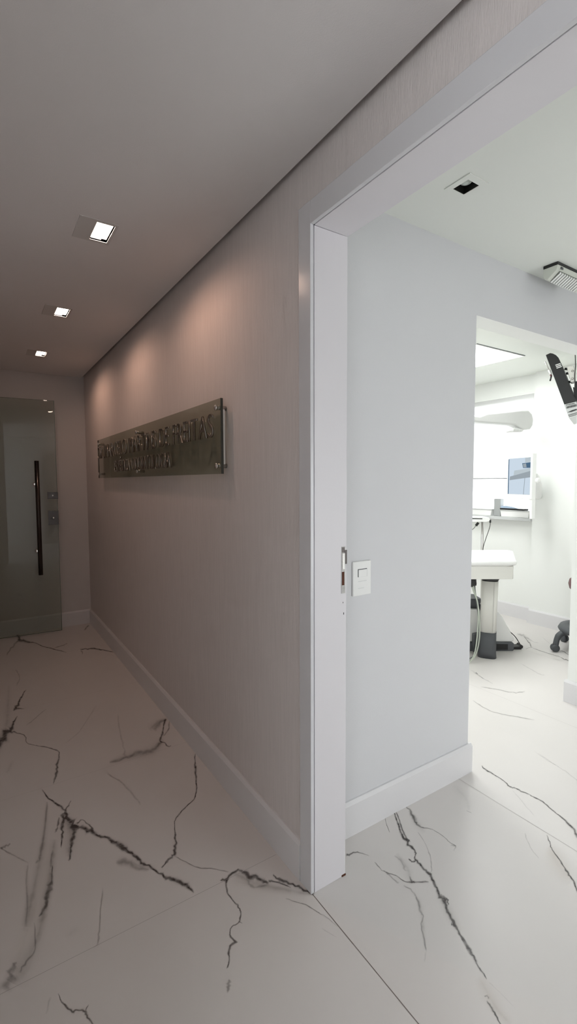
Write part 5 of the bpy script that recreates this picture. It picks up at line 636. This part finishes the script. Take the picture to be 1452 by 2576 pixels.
# ------------------------------------------------------------------ window, sill and blind
for nm, lab, x0, x1, y0, y1, z0, z1 in (('added_window_2', 'added unseen lobby window behind the camera, letting in daylight', -2.08, -2.04, -2.1, -.1, .3, 2.3), ('added_window_3', 'added unseen anteroom window out of frame, letting in daylight', 1.5, 3.1, -1.27, -1.23, .3, 1.7)):  # lobby and anteroom windows are added, unseen, to bring in daylight
    w_ = struct(empty(nm, ((x0+x1)/2, (y0+y1)/2, z0)), lab); mb = MB(); c = .04
    if x1-x0 < .1:
        for a in ((y0, y0+c, z0, z1), (y1-c, y1, z0, z1), (y0+c, y1-c, z0, z0+c), (y0+c, y1-c, z1-c, z1)): mb.box(x0, x1, *a, M['white_plastic'])
    else:
        for a in ((x0, x0+c, z0, z1), (x1-c, x1, z0, z1), (x0+c, x1-c, z0, z0+c), (x0+c, x1-c, z1-c, z1)): mb.box(a[0], a[1], y0, y1, a[2], a[3], M['white_plastic'])
    mb.build('frame', w_); mb = MB()
    if x1-x0 < .1: mb.box((x0+x1)/2-.002, (x0+x1)/2+.002, y0+c, y1-c, z0+c, z1-c, M['pane'])
    else: mb.box(x0+c, x1-c, (y0+y1)/2-.002, (y0+y1)/2+.002, z0+c, z1-c, M['pane'])
    mb.build('pane', w_)
wn = struct(empty('window_1', (4.64, (WY0+WY1)/2, WZ0)), 'bright clinic window')
mb = MB(); Wf = M['white_plastic']
for y0, y1, z0, z1 in ((WY0, WY1, WZ0, WZ0+.04), (WY0, WY1, WZ1-.04, WZ1), (WY0, WY0+.04, WZ0+.04, WZ1-.04), (WY1-.04, WY1, WZ0+.04, WZ1-.04), (3.50, 3.56, WZ0+.04, WZ1-.04)): mb.box(4.63, 4.67, y0, y1, z0, z1, Wf)
mb.build('frame', wn)
mb = MB(); mb.box(4.648, 4.652, WY0+.04, WY1-.04, WZ0+.04, WZ1-.04, M['pane']); mb.build('pane', wn)
mb = MB(); mb.box(4.468, 4.60, 2.567, WY1, 1.000, 1.030, M['grey_plastic'], bev=.003); struct(mb.build('trim_2'), 'pale grey window sill')
bl = thing('roller_blind', 'white roller blind drawn halfway down the bright clinic window', 'blind', (4.60, 3.535, 2.2))
mb = MB(); mb.box(4.573, 4.5745, WY0+.004, WY1-.004, 1.435, 2.239, M['blind']); mb.build('cloth', bl)
mb = MB(); mb.box(4.5705, 4.580, WY0+.006, WY1-.006, 1.422, 1.437, M['white_plastic'], bev=.003); mb.box(4.571, 4.579, WY0+.006, WY1-.006, 1.414, 1.4215, M['charcoal']); mb.build('bottom_bar', bl)
mb = MB(); mb.tube([(4.60, WY0+.003, 2.208), (4.60, WY1-.003, 2.208)], .026, M['white_plastic'], 16); mb.build('roller', bl)

# things on the sill
def tray(name, label, y0, y1, h):
    t = thing(name, label, 'storage box', (4.53, (y0+y1)/2, 1.030), 'white storage boxes on the window sill')
    mb = MB(); mb.prism([(y0+.012, 1.030), (y1-.012, 1.030), (y1, 1.030+h), (y0, 1.030+h)], 'x', 4.485, 4.565, M['white_plastic']); mb.build('body', t, bev=.004)
    mb = MB(); mb.box(4.478, 4.57, y0-.004, y1+.004, 1.030+h, 1.038+h, M['grey_plastic'], bev=.003); mb.build('rim', t)
tray('storage_box', 'shallow white box on the window sill, left of the grey upright box', 2.99, 3.40, .062)
tray('storage_box', 'shallow white box on the window sill, under the dark folded papers', 2.585, 2.895, .062)
mb = MB(); mb.box(4.505, 4.565, 2.905, 2.98, 1.030, 1.21, M['mid_grey'], bev=.004)
tag(mb.build('upright_box', loc=(4.535, 2.94, 1.03)), 'narrow light grey upright box between the two white boxes on the sill', 'box')
pp = thing('paper_stack', 'dark folder with blue film sheets lying on the right white sill box', 'papers', (4.525, 2.75, 1.10))
mb = MB(); mb.box(4.48, 4.565, 2.64, 2.895, 1.101, 1.116, M['black_plastic'], bev=.002); mb.build('folder', pp)
mb = MB()
mb.prism([(2.70, 1.117), (2.893, 1.117), (2.893, 1.135), (2.84, 1.143), (2.76, 1.132)], 'x', 4.49, 4.56, M['blue_film']); mb.build('film_sheets', pp)

# ------------------------------------------------------------------ dental unit: table on a column
uX, uY = .837, -.547            # to the right along the table front; away = (.547, .837)
U = Vector((uX, uY, 0)); V_ = Vector((-uY, uX, 0)); Z_ = Vector((0, 0, 1))
cp = Vector((3.345, 2.262, 0))  # column centre
du = thing('dental_unit', 'white instrument table on a white column with a charcoal foot', 'dental unit', cp)
fr0 = Vector((3.371, 2.006, 0))   # front right corner of the top
def top_outline(i):             # i = inset
    return [(-.75+i, i), (-.06-i, i), (-.012-i, .012+i), (0-i, .05+i), (.19-i, .50), (.17-i, .56-i), (-.75+i, .56-i)]
mb = MB(); bmv = mb.bm
for prof in ([(0.0, .775, 0), (0, .798, 0), (.012, .806, 0)],):
    pass
k = mb.mi(M['white_plastic'])
layers = [(.030, .752), (.004, .768), (0, .782), (.004, .796), (.016, .802)]
rings = [[bmv.verts.new(fr0+U*a+V_*b_+Z_*z) for a, b_ in top_outline(i)] for i, z in layers]
for A_, B_ in zip(rings, rings[1:]):
    for j in range(7): f = bmv.faces.new((A_[j], A_[(j+1) % 7], B_[(j+1) % 7], B_[j])); f.material_index = k
bmv.faces.new(rings[0][::-1]); bmv.faces.new(rings[-1])
mb.build('table_top', du, bev=.004)
mb = MB(); mb.prism([(-.72, .030), (-.036, .030), (-.026, .04), (.15, .50), (-.72, .50)], None, .655, .753, M['warm_white'], frame=(fr0, U, V_, Z_)); mb.build('apron', du, bev=.004)
def oval(w, d, n=28, p=3.2):
    out = []
    for j in range(n):
        t = 2*math.pi*j/n; c, s_ = math.cos(t), math.sin(t)
        out.append((w*math.copysign(abs(c)**(2/p), c), d*math.copysign(abs(s_)**(2/p), s_)))
    return out
c0 = cp+Vector((.018, -.017, 0)); uc = Vector((.565, -.825, 0)); vc = Vector((.825, .565, 0))   # the column stands turned a little from the table
def oval_stack(mb, levels, m, c=c0):
    k = mb.mi(m); rings = []
    for w, d_, z, off in levels: rings.append([mb.bm.verts.new(c+uc*(a+off)+vc*b_+Z_*z) for a, b_ in oval(w, d_)])
    n = len(rings[0])
    for A_, B_ in zip(rings, rings[1:]):
        for j in range(n): f = mb.bm.faces.new((A_[j], A_[(j+1) % n], B_[(j+1) % n], B_[j])); f.material_index = k; f.smooth = True
    mb.bm.faces.new(rings[0][::-1]).material_index = k; mb.bm.faces.new(rings[-1]).material_index = k
mb = MB(); oval_stack(mb, [(.0600, .056, .205, -.004), (.0622, .056, .612, .002)], M['warm_white']); cl = mb.build('column', du)
mb = MB(); p0 = c0+uc*.030-vc*.0565
mb.prism([(-.0004, .206), (.0004, .206), (.0044, .612), (.0036, .612)], None, -.004, .0012, M['grey_plastic'], frame=(p0, uc, Z_, -vc)); mb.build('panel_seam', cl)
mb = MB(); oval_stack(mb, [(.070, .062, 0, -.008), (.065, .060, .05, -.007), (.0622, .058, .10, -.004), (.0622, .058, .205, -.004)], M['charcoal']); mb.build('foot', du)
mb = MB(); oval_stack(mb, [(.056, .050, .606, .002), (.060, .054, .618, .003), (.074, .056, .655, .012)], M['black_plastic']); mb.build('collar', du)

# hoses hanging under the table
def P3(a, b_, z): return fr0+U*a+V_*b_+Z_*z
hoses = [('hose', [(-.305, .10, .60), (-.297, .09, .55), (-.268, .08, .421), (-.256, .075, .22), (-.283, .07, .066), (-.34, .07, .006), (-.42, .08, .05), (-.45, .10, .3), (-.45, .12, .655)]),
         ('hose', [(-.330, .07, .60), (-.318, .06, .56), (-.284, .05, .452), (-.282, .05, .265), (-.305, .045, .078), (-.36, .04, .006), (-.44, .04, .06), (-.48, .05, .3), (-.48, .06, .655)]),
         ('hose_dark', [(-.280, .13, .60), (-.276, .13, .54), (-.256, .12, .38), (-.246, .115, .18), (-.268, .12, .05), (-.33, .13, .006), (-.42, .14, .06), (-.42, .15, .3), (-.42, .16, .655)])]
labs = ['pale grey hose left of the white column, middle one of the three hoses', 'pale grey hose left of the white column, nearest to the grey wall edge', 'dark grey hose hanging right beside the white column under the table']
for q, (mm, pp_) in enumerate(hoses):
    h = thing('hanging_hose', labs[q], 'hose', P3(*pp_[0][:2], .655), 'hoses hanging under the instrument table')
    mb = MB(); mb.tube(spline([P3(*p_) for p_ in pp_], 8), .0045, M[mm], 10); mb.build('tube', h)
    a, b_, z_ = pp_[0]
    mb = MB(); mb.tube([P3(a, b_, .655), P3(a, b_, .63), P3(a+.003, b_, .60), P3(a+.006, b_, .585)], [.007, .0105, .0105, .006], M['black_plastic'], 12); mb.build('fitting', h)

# stand with a small white device behind the table
ds = thing('device_stand', 'small white device with a black slot on a thin grey pole behind the table', 'medical device', (3.72, 2.55, 0))
pc = Vector((3.72, 2.555, 0))
mb = MB(); mb.tube([pc+Z_*.02, pc+U*(-.003)+Z_*.5, pc+U*(-.012)+Z_*1.04], .0105, M['steel'], 12); mb.build('pole', ds)
mb = MB(); mb.lathe([(.085, 0), (.085, .012), (.03, .02), (.012, .035)], pc, M['charcoal'], 24); mb.build('base', ds)
mb = MB(); mb.prism([(-.16, 1.040), (.006, 1.040), (.028, 1.046), (.037, 1.062), (.028, 1.076), (.006, 1.081), (-.16, 1.088)], None, -.05, .05, M['white_plastic'], frame=(pc, U, Z_, V_)); dv = mb.build('device_body', ds, bev=.003)
mb = MB(); mb.prism([(-.16, 1.066), (-.033, 1.063), (-.033, 1.070), (-.16, 1.074)], None, .049, .0518, M['black_plastic'], frame=(pc, U, Z_, -V_)); mb.build('slot', dv)
mb = MB(); mb.tube(spline([pc+U*.035+Z_*1.068, pc+U*.055+Z_*1.060, pc+U*.058+Z_*1.03, pc+U*.052+Z_*.98, pc+U*.02+Z_*.88, pc+U*(-.006)-V_*.012+Z_*.80, pc+U*(-.012)-V_*.012+Z_*.70]), .0028, M['cable'], 8); mb.build('cable', ds)
mb = MB(); mb.tube([pc+U*.057+Z_*1.055, pc+U*.058+Z_*1.028], .0075, M['black_plastic'], 10); mb.build('strain_relief', ds)
mb = MB(); mb.tube([pc+U*(-.055)-V_*.02+Z_*1.030, pc+U*(-.075)-V_*.02+Z_*1.004], .011, M['black_plastic'], 10)
mb.tube(spline([pc+U*(-.075)-V_*.02+Z_*1.004, pc+U*(-.10)-V_*.02+Z_*.975, pc+U*(-.14)-V_*.02+Z_*.96, pc+U*(-.2)-V_*.02+Z_*.97]), .003, M['hose_dark'], 8); mb.build('plug', ds)

# ------------------------------------------------------------------ dental chair base and foot control behind the column
dc = thing('dental_chair', 'white dental chair base with a dark plinth behind the column', 'dental chair', (3.45, 2.52, 0))
co = Vector((3.606, 2.22, 0))
mb = MB(); mb.prism([(-.50, .0), (.038, .0), (.045, .012), (.045, .062), (.035, .070), (-.50, .075)], None, 0, .25, M['dark_grey'], frame=(co, U, Z_, V_)); pl = mb.build('plinth', dc, bev=.006)
mb = MB(); mb.prism([(-.10, .012), (-.008, .012), (-.008, .058), (-.10, .060)], None, 0, .0025, M['black_plastic'], frame=(co, U, Z_, -V_)); mb.build('plinth_recess', pl)
mb = MB(); mb.prism([(-.50, .074), (.030, .070), (.050, .080), (.052, .10), (-.045, .275), (-.09, .33), (-.50, .36)], None, .015, .25, M['white_plastic'], frame=(co, U, Z_, V_)); mb.build('base_cover', dc, bev=.012)
mb = MB(); mb.prism([(-.62, .34), (-.24, .34), (-.20, .42), (-.62, .44)], None, .05, .24, M['charcoal'], frame=(co, U, Z_, V_)); mb.build('seat_carrier', dc, bev=.01)
mb = MB()
mb.prism([(-.232, .30), (-.160, .262), (-.160, .345), (-.232, .385)], None, .0, .12, M['dark_grey'], frame=(co, U, Z_, V_)); mb.prism([(-.232, .262), (-.160, .226), (-.160, .262), (-.232, .300)], None, .0, .12, M['black_plastic'], frame=(co, U, Z_, V_))
mb.build('hinge_block', dc)
mb = MB(); mb.prism([(-.30, .0), (-.215, .0), (-.185, .04), (-.185, .10), (-.25, .16), (-.30, .15)], None, -.03, .013, M['dark_grey'], frame=(co, U, Z_, V_)); mb.build('side_foot', dc, bev=.006)
fc_ = thing('foot_control', 'small black and white foot pedal at the end of a thin cable on the floor', 'foot pedal', co+U*.09+V_*.06)
mb = MB(); mb.prism([(.052, .0), (.118, .0), (.135, .012), (.137, .030), (.120, .040), (.108, .026), (.052, .022)], None, .035, .10, M['black_plastic'], frame=(co, U, Z_, V_)); mb.build('pedal', fc_, bev=.003)
mb = MB(); mb.prism([(.122, .0), (.136, .0), (.136, .014), (.122, .008)], None, .028, .035, M['white_plastic'], frame=(co, U, Z_, V_)); mb.build('pedal_tip', fc_)
mb = MB(); mb.tube(spline([co+U*.125+V_*.07+Z_*.036, co+U*.095+V_*.12+Z_*.095, co+U*.02+V_*.25+Z_*.17, co+U*(-.03)+V_*.36+Z_*.26, co+U*(-.06)+V_*.42+Z_*.33]), .0035, M['cable'], 8); mb.build('cable', fc_)

# ------------------------------------------------------------------ dental light arm
la = thing('dental_light_arm', 'white tapered swing arm of the dental light in front of the window', 'dental light arm', (2.66, 2.52, 0))
mb = MB(); mb.tube([(2.66, 2.52, 0), (2.66, 2.52, 1.95)], .03, M['white_plastic'], 20); mb.lathe([(.12, 0), (.12, .02), (.04, .04)], (2.66, 2.52, 0), M['white_plastic'], 24); mb.build('post', la)
o0 = Vector((0, 2.5, 0))
pr = [(2.63, 1.905), (2.63, 1.955), (3.50, 1.932), (3.60, 1.962), (4.10, 2.026), (4.22, 2.032), (4.275, 2.005), (4.30, 1.955), (4.292, 1.895), (4.255, 1.862), (4.165, 1.853), (4.00, 1.885), (3.50, 1.872)]
mb = MB(); mb.prism(pr, 'y', 2.46, 2.54, M['arm_white']); mb.build('arm', la, bev=.018)
mb = MB()
for i in range(9):
    x = 4.005+i*.017; mb.tube([(x, 2.47, 1.862-i*.0012), (x-.012, 2.47, 1.832+i*.001), (x-.012, 2.53, 1.832+i*.001)], .008, M['white_plastic'], 8)
mb.build('bellows', la)

# ------------------------------------------------------------------ monitor
mo = thing('monitor', 'white framed flat monitor beside the clinic window, screen turned to the left', 'monitor', (4.20, 2.40, 1.2))
mn = Vector((4.165, 2.385, 0)); mu = Vector((.402, .914, 0)).normalized(); mn_ = Vector((-.914, .402, 0)).normalized()   # along the screen, and out of it
FR = (mn, mu, Z_, mn_)
mb = MB(); mb.prism([(0, 1.225), (.362, 1.225), (.362, 1.640), (0, 1.640)], None, -.042, 0, M['white_plastic'], frame=FR); body = mb.build('casing', mo, bev=.004)
mb = MB(); mb.prism([(0.0240, 1.268), (0.3380, 1.268), (0.3380, 1.605), (0.0240, 1.605)], None, 0, .0012, M['scr_a'], frame=FR)  # screen reflection is painted as flat glowing patches
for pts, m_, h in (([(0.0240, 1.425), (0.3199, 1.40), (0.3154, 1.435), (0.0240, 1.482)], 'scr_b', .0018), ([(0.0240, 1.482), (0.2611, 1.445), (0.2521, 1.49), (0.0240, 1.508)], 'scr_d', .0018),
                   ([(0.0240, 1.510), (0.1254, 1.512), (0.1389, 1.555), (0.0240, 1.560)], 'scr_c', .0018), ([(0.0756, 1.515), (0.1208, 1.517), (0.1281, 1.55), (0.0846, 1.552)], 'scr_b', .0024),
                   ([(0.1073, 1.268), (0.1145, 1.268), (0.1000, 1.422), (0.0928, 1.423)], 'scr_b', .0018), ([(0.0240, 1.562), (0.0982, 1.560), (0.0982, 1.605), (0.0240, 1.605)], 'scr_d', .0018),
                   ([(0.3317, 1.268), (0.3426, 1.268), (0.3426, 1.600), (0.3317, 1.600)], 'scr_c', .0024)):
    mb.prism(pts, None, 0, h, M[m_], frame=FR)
mb.build('screen', mo)['label'] = 'pale blue screen with a reflection painted in glowing patches'
bk = mn-mn_*.042
mb = MB(); mb.prism([(0, 1.05), (.030, 1.05), (.034, 1.226), (0, 1.226)], None, -.042, -.006, M['white_plastic'], frame=FR); mb.build('side_bracket', mo, bev=.003)
mb = MB(); mb.tube(spline([bk+mu*.17+Z_*1.43, Vector((4.34, 2.50, 1.44)), Vector((4.365, 2.470, 1.435)), Vector((4.39, 2.462, 1.39)), Vector((4.42, 2.462, 1.31)), Vector((4.46, 2.49, 1.255)), Vector((4.50, 2.52, 1.25))]), [.024]*12+[.030]*18+[.034]*7, M['white_plastic'], 16); mb.build('support_arm', mo)
mb = MB(); mb.lathe([(.018, 0), (.024, .01), (.024, .03), (.014, .04)], bk+mu*.02-mn_*.012+Z_*1.395, M['white_plastic'], 20, Vector((-.3, -.9, .1))); mb.build('joint_knob', mo)

# ------------------------------------------------------------------ television seen edge-on, tilted down, inside the clinic
tv = thing('television', 'black flat television seen edge-on, tilted, hanging high in the clinic opening', 'television', (3.5, 1.9, 2.1))
to = Vector((3.5, 1.9, 0)); td = Vector((.925, .380, 0)).normalized(); tl_ = Vector((-td.y, td.x, 0))
TF = (to, tl_, Z_, td)
body = [(.025, 2.304), (-.003, 2.314), (-.020, 2.308), (-.040, 2.294), (-.056, 2.274), (-.067, 2.250), (-.110, 2.130), (-.176, 1.952), (-.102, 1.938)]
mb = MB(); mb.prism(body, None, 0, .48, M['charcoal' if 0 else 'black_plastic'], frame=TF); tb = mb.build('casing', tv, bev=.003)
low = [(-.100, 1.938), (-.176, 1.952), (-.190, 1.905), (-.196, 1.860), (-.134, 1.838)]
mb = MB(); mb.prism(low, None, .002, .478, M['grey_plastic'], frame=TF); lw = mb.build('speaker_section', tv, bev=.002); lw['label'] = 'silver lower section with rows of vents'
mb = MB()
def slot(s0, s1, z, h, dz=.010):
    mb.prism([(s0, z), (s1, z+dz), (s1, z+dz+h), (s0, z+h)], None, -.0015, .003, M['black_plastic'], frame=TF)
for i in range(6): slot(-.114-i*.009, -.1185-i*.009, 1.9300+i*.0014, .006, 0)
for i in range(7): slot(-.118-i*.009, -.1225-i*.009, 1.9085+i*.0016, .015, 0)
mb.prism([(-.124, 1.880), (-.150, 1.893), (-.178, 1.900), (-.182, 1.894), (-.152, 1.883)], None, -.0015, .003, M['black_plastic'], frame=TF)
for i in range(9): slot(-.130-i*.006, -.134-i*.006, 1.858+i*.0016, .004, 0)
for i in range(9): slot(-.134-i*.006, -.138-i*.006, 1.848+i*.0016, .003, 0)
mb.build('vents', lw)
mb = MB()
for i in range(3): 
    z = 2.225-i*.011
    mb.prism([(-.038-i*.004, z), (-.070-i*.004, z+.008), (-.072-i*.004, z+.002), (-.040-i*.004, z-.006)], None, -.002, .001, M['white_plastic'], frame=TF)
mb.build('rating_label', tb)['label'] = 'small white label with three bars'
mb = MB(); mb.tube([to+tl_*.030+Z_*2.262+td*.02, to+tl_*.002+Z_*2.196+td*.02], .003, M['steel'], 8)
mb.tube([to+tl_*.003+Z_*2.198+td*.02, to+tl_*(-.010)+Z_*2.165+td*.02], .008, M['white_plastic'], 10); an = mb.build('antenna', tv)
mb = MB(); mb.tube([to+tl_*(-.006)+Z_*2.166+td*.02, to+tl_*(-.014)+Z_*2.150+td*.02], .006, M['maroon'], 8); mb.tube([to+tl_*(-.012)+Z_*2.150+td*.02, to+tl_*(-.006)+Z_*2.118+td*.02], .0055, M['black_plastic'], 8); mb.build('clip', an)
mb = MB(); mb.prism([(-.108, 2.205), (-.150, 2.208), (-.163, 2.17), (-.165, 2.10), (-.135, 2.092)], None, .02, .10, M['warm_white'], frame=TF); br = mb.build('bracket', tv, bev=.004); br['label'] = 'white wall bracket with black bolts'
for s_, z in ((-.095, 2.195), (-.105, 2.162), (-.120, 2.100)):
    mb = MB(); mb.tube([to+tl_*s_+Z_*z+td*.03, to+tl_*(s_-.022)+Z_*(z-.004)+td*.03], .0085, M['black_plastic'], 10); mb.build('spacer', br)
for s_, z in ((-.144, 2.172), (-.146, 2.118)):
    mb = MB(); mb.lathe([(.008, 0), (.007, .006), (.003, .008)], to+tl_*s_+Z_*z+td*.02, M['steel'], 12, -td); mb.build('bolt', br)
mb = MB(); mb.prism([(-.150, 2.06), (-.215, 2.03), (-.225, 1.90), (-.185, 1.94), (-.158, 2.00)], None, .03, .09, M['black_plastic'], frame=TF)
mb.prism([(-.158, 2.10), (-.40, 2.10), (-.40, 2.04), (-.158, 2.04)], None, .04, .07, M['black_plastic'], frame=TF); mb.build('wall_arm', tv)
mb = MB(); mb.tube(spline([to+tl_*(-.160)+Z_*2.42+td*.01, to+tl_*(-.158)+Z_*2.30+td*.01, to+tl_*(-.163)+Z_*2.20+td*.01, to+tl_*(-.160)+Z_*2.14+td*.01, to+tl_*(-.166)+Z_*2.04+td*.01]), .003, M['cable'], 8); mb.build('cable', tv)

# ------------------------------------------------------------------ stool
sx, sy = 4.122, 1.835
st = thing('stool', 'wheeled stool with charcoal star base and maroon seat, half hidden by the opening edge', 'stool', (sx, sy, 0))
mb = MB(); k = mb.mi(M['charcoal'])
def ringpts(r, z, n=40): return [mb.bm.verts.new((sx+r*math.cos(2*math.pi*j/n), sy+r*math.sin(2*math.pi*j/n), z)) for j in range(n)]
rr = [ringpts(.222, .160), ringpts(.234, .180), ringpts(.220, .205), ringpts(.140, .205), ringpts(.128, .182), ringpts(.136, .160)]
for i in range(6):
    A_, B_ = rr[i], rr[(i+1) % 6]
    for j in range(40): f = mb.bm.faces.new((A_[j], A_[(j+1) % 40], B_[(j+1) % 40], B_[j])); f.material_index = k; f.smooth = True
mb.build('foot_ring', st)
mb = MB(); mb.tube([(sx, sy, .11), (sx, sy, .49)], .024, M['charcoal'], 16); mb.lathe([(.05, .07), (.055, .10), (.05, .16), (.026, .19)], (sx, sy, 0), M['charcoal'], 20); mb.build('gas_column', st)
a0 = math.radians(141)
for i in range(5):
    a = a0+i*2*math.pi/5; c, s_ = math.cos(a), math.sin(a)
    e = lambda r, z: Vector((sx+r*c, sy+r*s_, z))
    mb = MB(); mb.tube(spline([e(.03, .12), e(.12, .155), e(.20, .160), e(.250, .125), e(.268, .055)]), [.026]*12+[.024]*7+[.022]*6, M['charcoal'], 12); lg = mb.build('leg', st)
    mb = MB(); t_ = Vector((-s_, c, 0)); 
    for sd in (-.022, .004): mb.lathe([(.012, 0), (.030, .001), (.032, .009), (.030, .017), (.012, .018)], e(.272, .032)+t_*sd, M['charcoal'], 20, t_)
    mb.build('caster', lg)
    mb = MB(); mb.tube([e(.10, .15), e(.17, .185)], .014, M['charcoal'], 8); mb.build('ring_strut', lg)
mb = MB(); mb.lathe([(.05, .485), (.16, .49), (.190, .515), (.198, .55), (.190, .585), (.16, .608), (.06, .615), (.001, .615)], (sx+.030, sy-.017, 0), M['maroon'], 32); mb.build('seat', st)['label'] = 'round maroon vinyl seat'
mb = MB(); mb.tube([(sx, sy, .462), (sx-.116, sy+.070, .488)], .008, M['black_plastic'], 8); mb.lathe([(.008, 0), (.020, .008), (.022, .022), (.012, .036)], (sx-.111, sy+.067, .488), M['black_plastic'], 16, Vector((-.83, .56, 0))); mb.build('lever', st)

# ------------------------------------------------------------------ sky outside, camera, view
w = bpy.data.worlds.new('sky'); S.world = w; w.use_nodes = True; nt = w.node_tree
bg = nt.nodes['Background']; bg.inputs['Color'].default_value = (.97, .97, 1, 1); bg.inputs['Strength'].default_value = SKY

cam = bpy.data.cameras.new('camera'); co_ = bpy.data.objects.new('camera', cam); COL.objects.link(co_)
F_PX, YAW, PIT, ROL = 1199.57, math.radians(33.18546), math.radians(3.70443), math.radians(-.24238)
fw = Vector((math.sin(YAW)*math.cos(PIT), math.cos(YAW)*math.cos(PIT), -math.sin(PIT)))
rt = Vector((math.cos(YAW), -math.sin(YAW), 0)); up = rt.cross(fw)
r2 = rt*math.cos(ROL)+up*math.sin(ROL); u2 = up*math.cos(ROL)-rt*math.sin(ROL)
mw = Matrix((r2, u2, -fw)).transposed().to_4x4(); mw.translation = Vector((0, 0, 1.4)); co_.matrix_world = mw
cam.sensor_fit = 'HORIZONTAL'; cam.sensor_width = 36; cam.lens = F_PX/1452*36; cam.clip_start = .02
S.camera = co_
S.view_settings.view_transform = 'Standard'; S.view_settings.look = 'None'; S.view_settings.gamma = 1; S.view_settings.use_curve_mapping = False
S.view_settings.exposure = 0.0
cy = S.cycles
cy.max_bounces = 10; cy.diffuse_bounces = 6; cy.glossy_bounces = 4; cy.transparent_max_bounces = 12; cy.transmission_bounces = 4
cy.caustics_reflective = False; cy.caustics_refractive = False; cy.sample_clamp_indirect = 6
cy.use_denoising = True
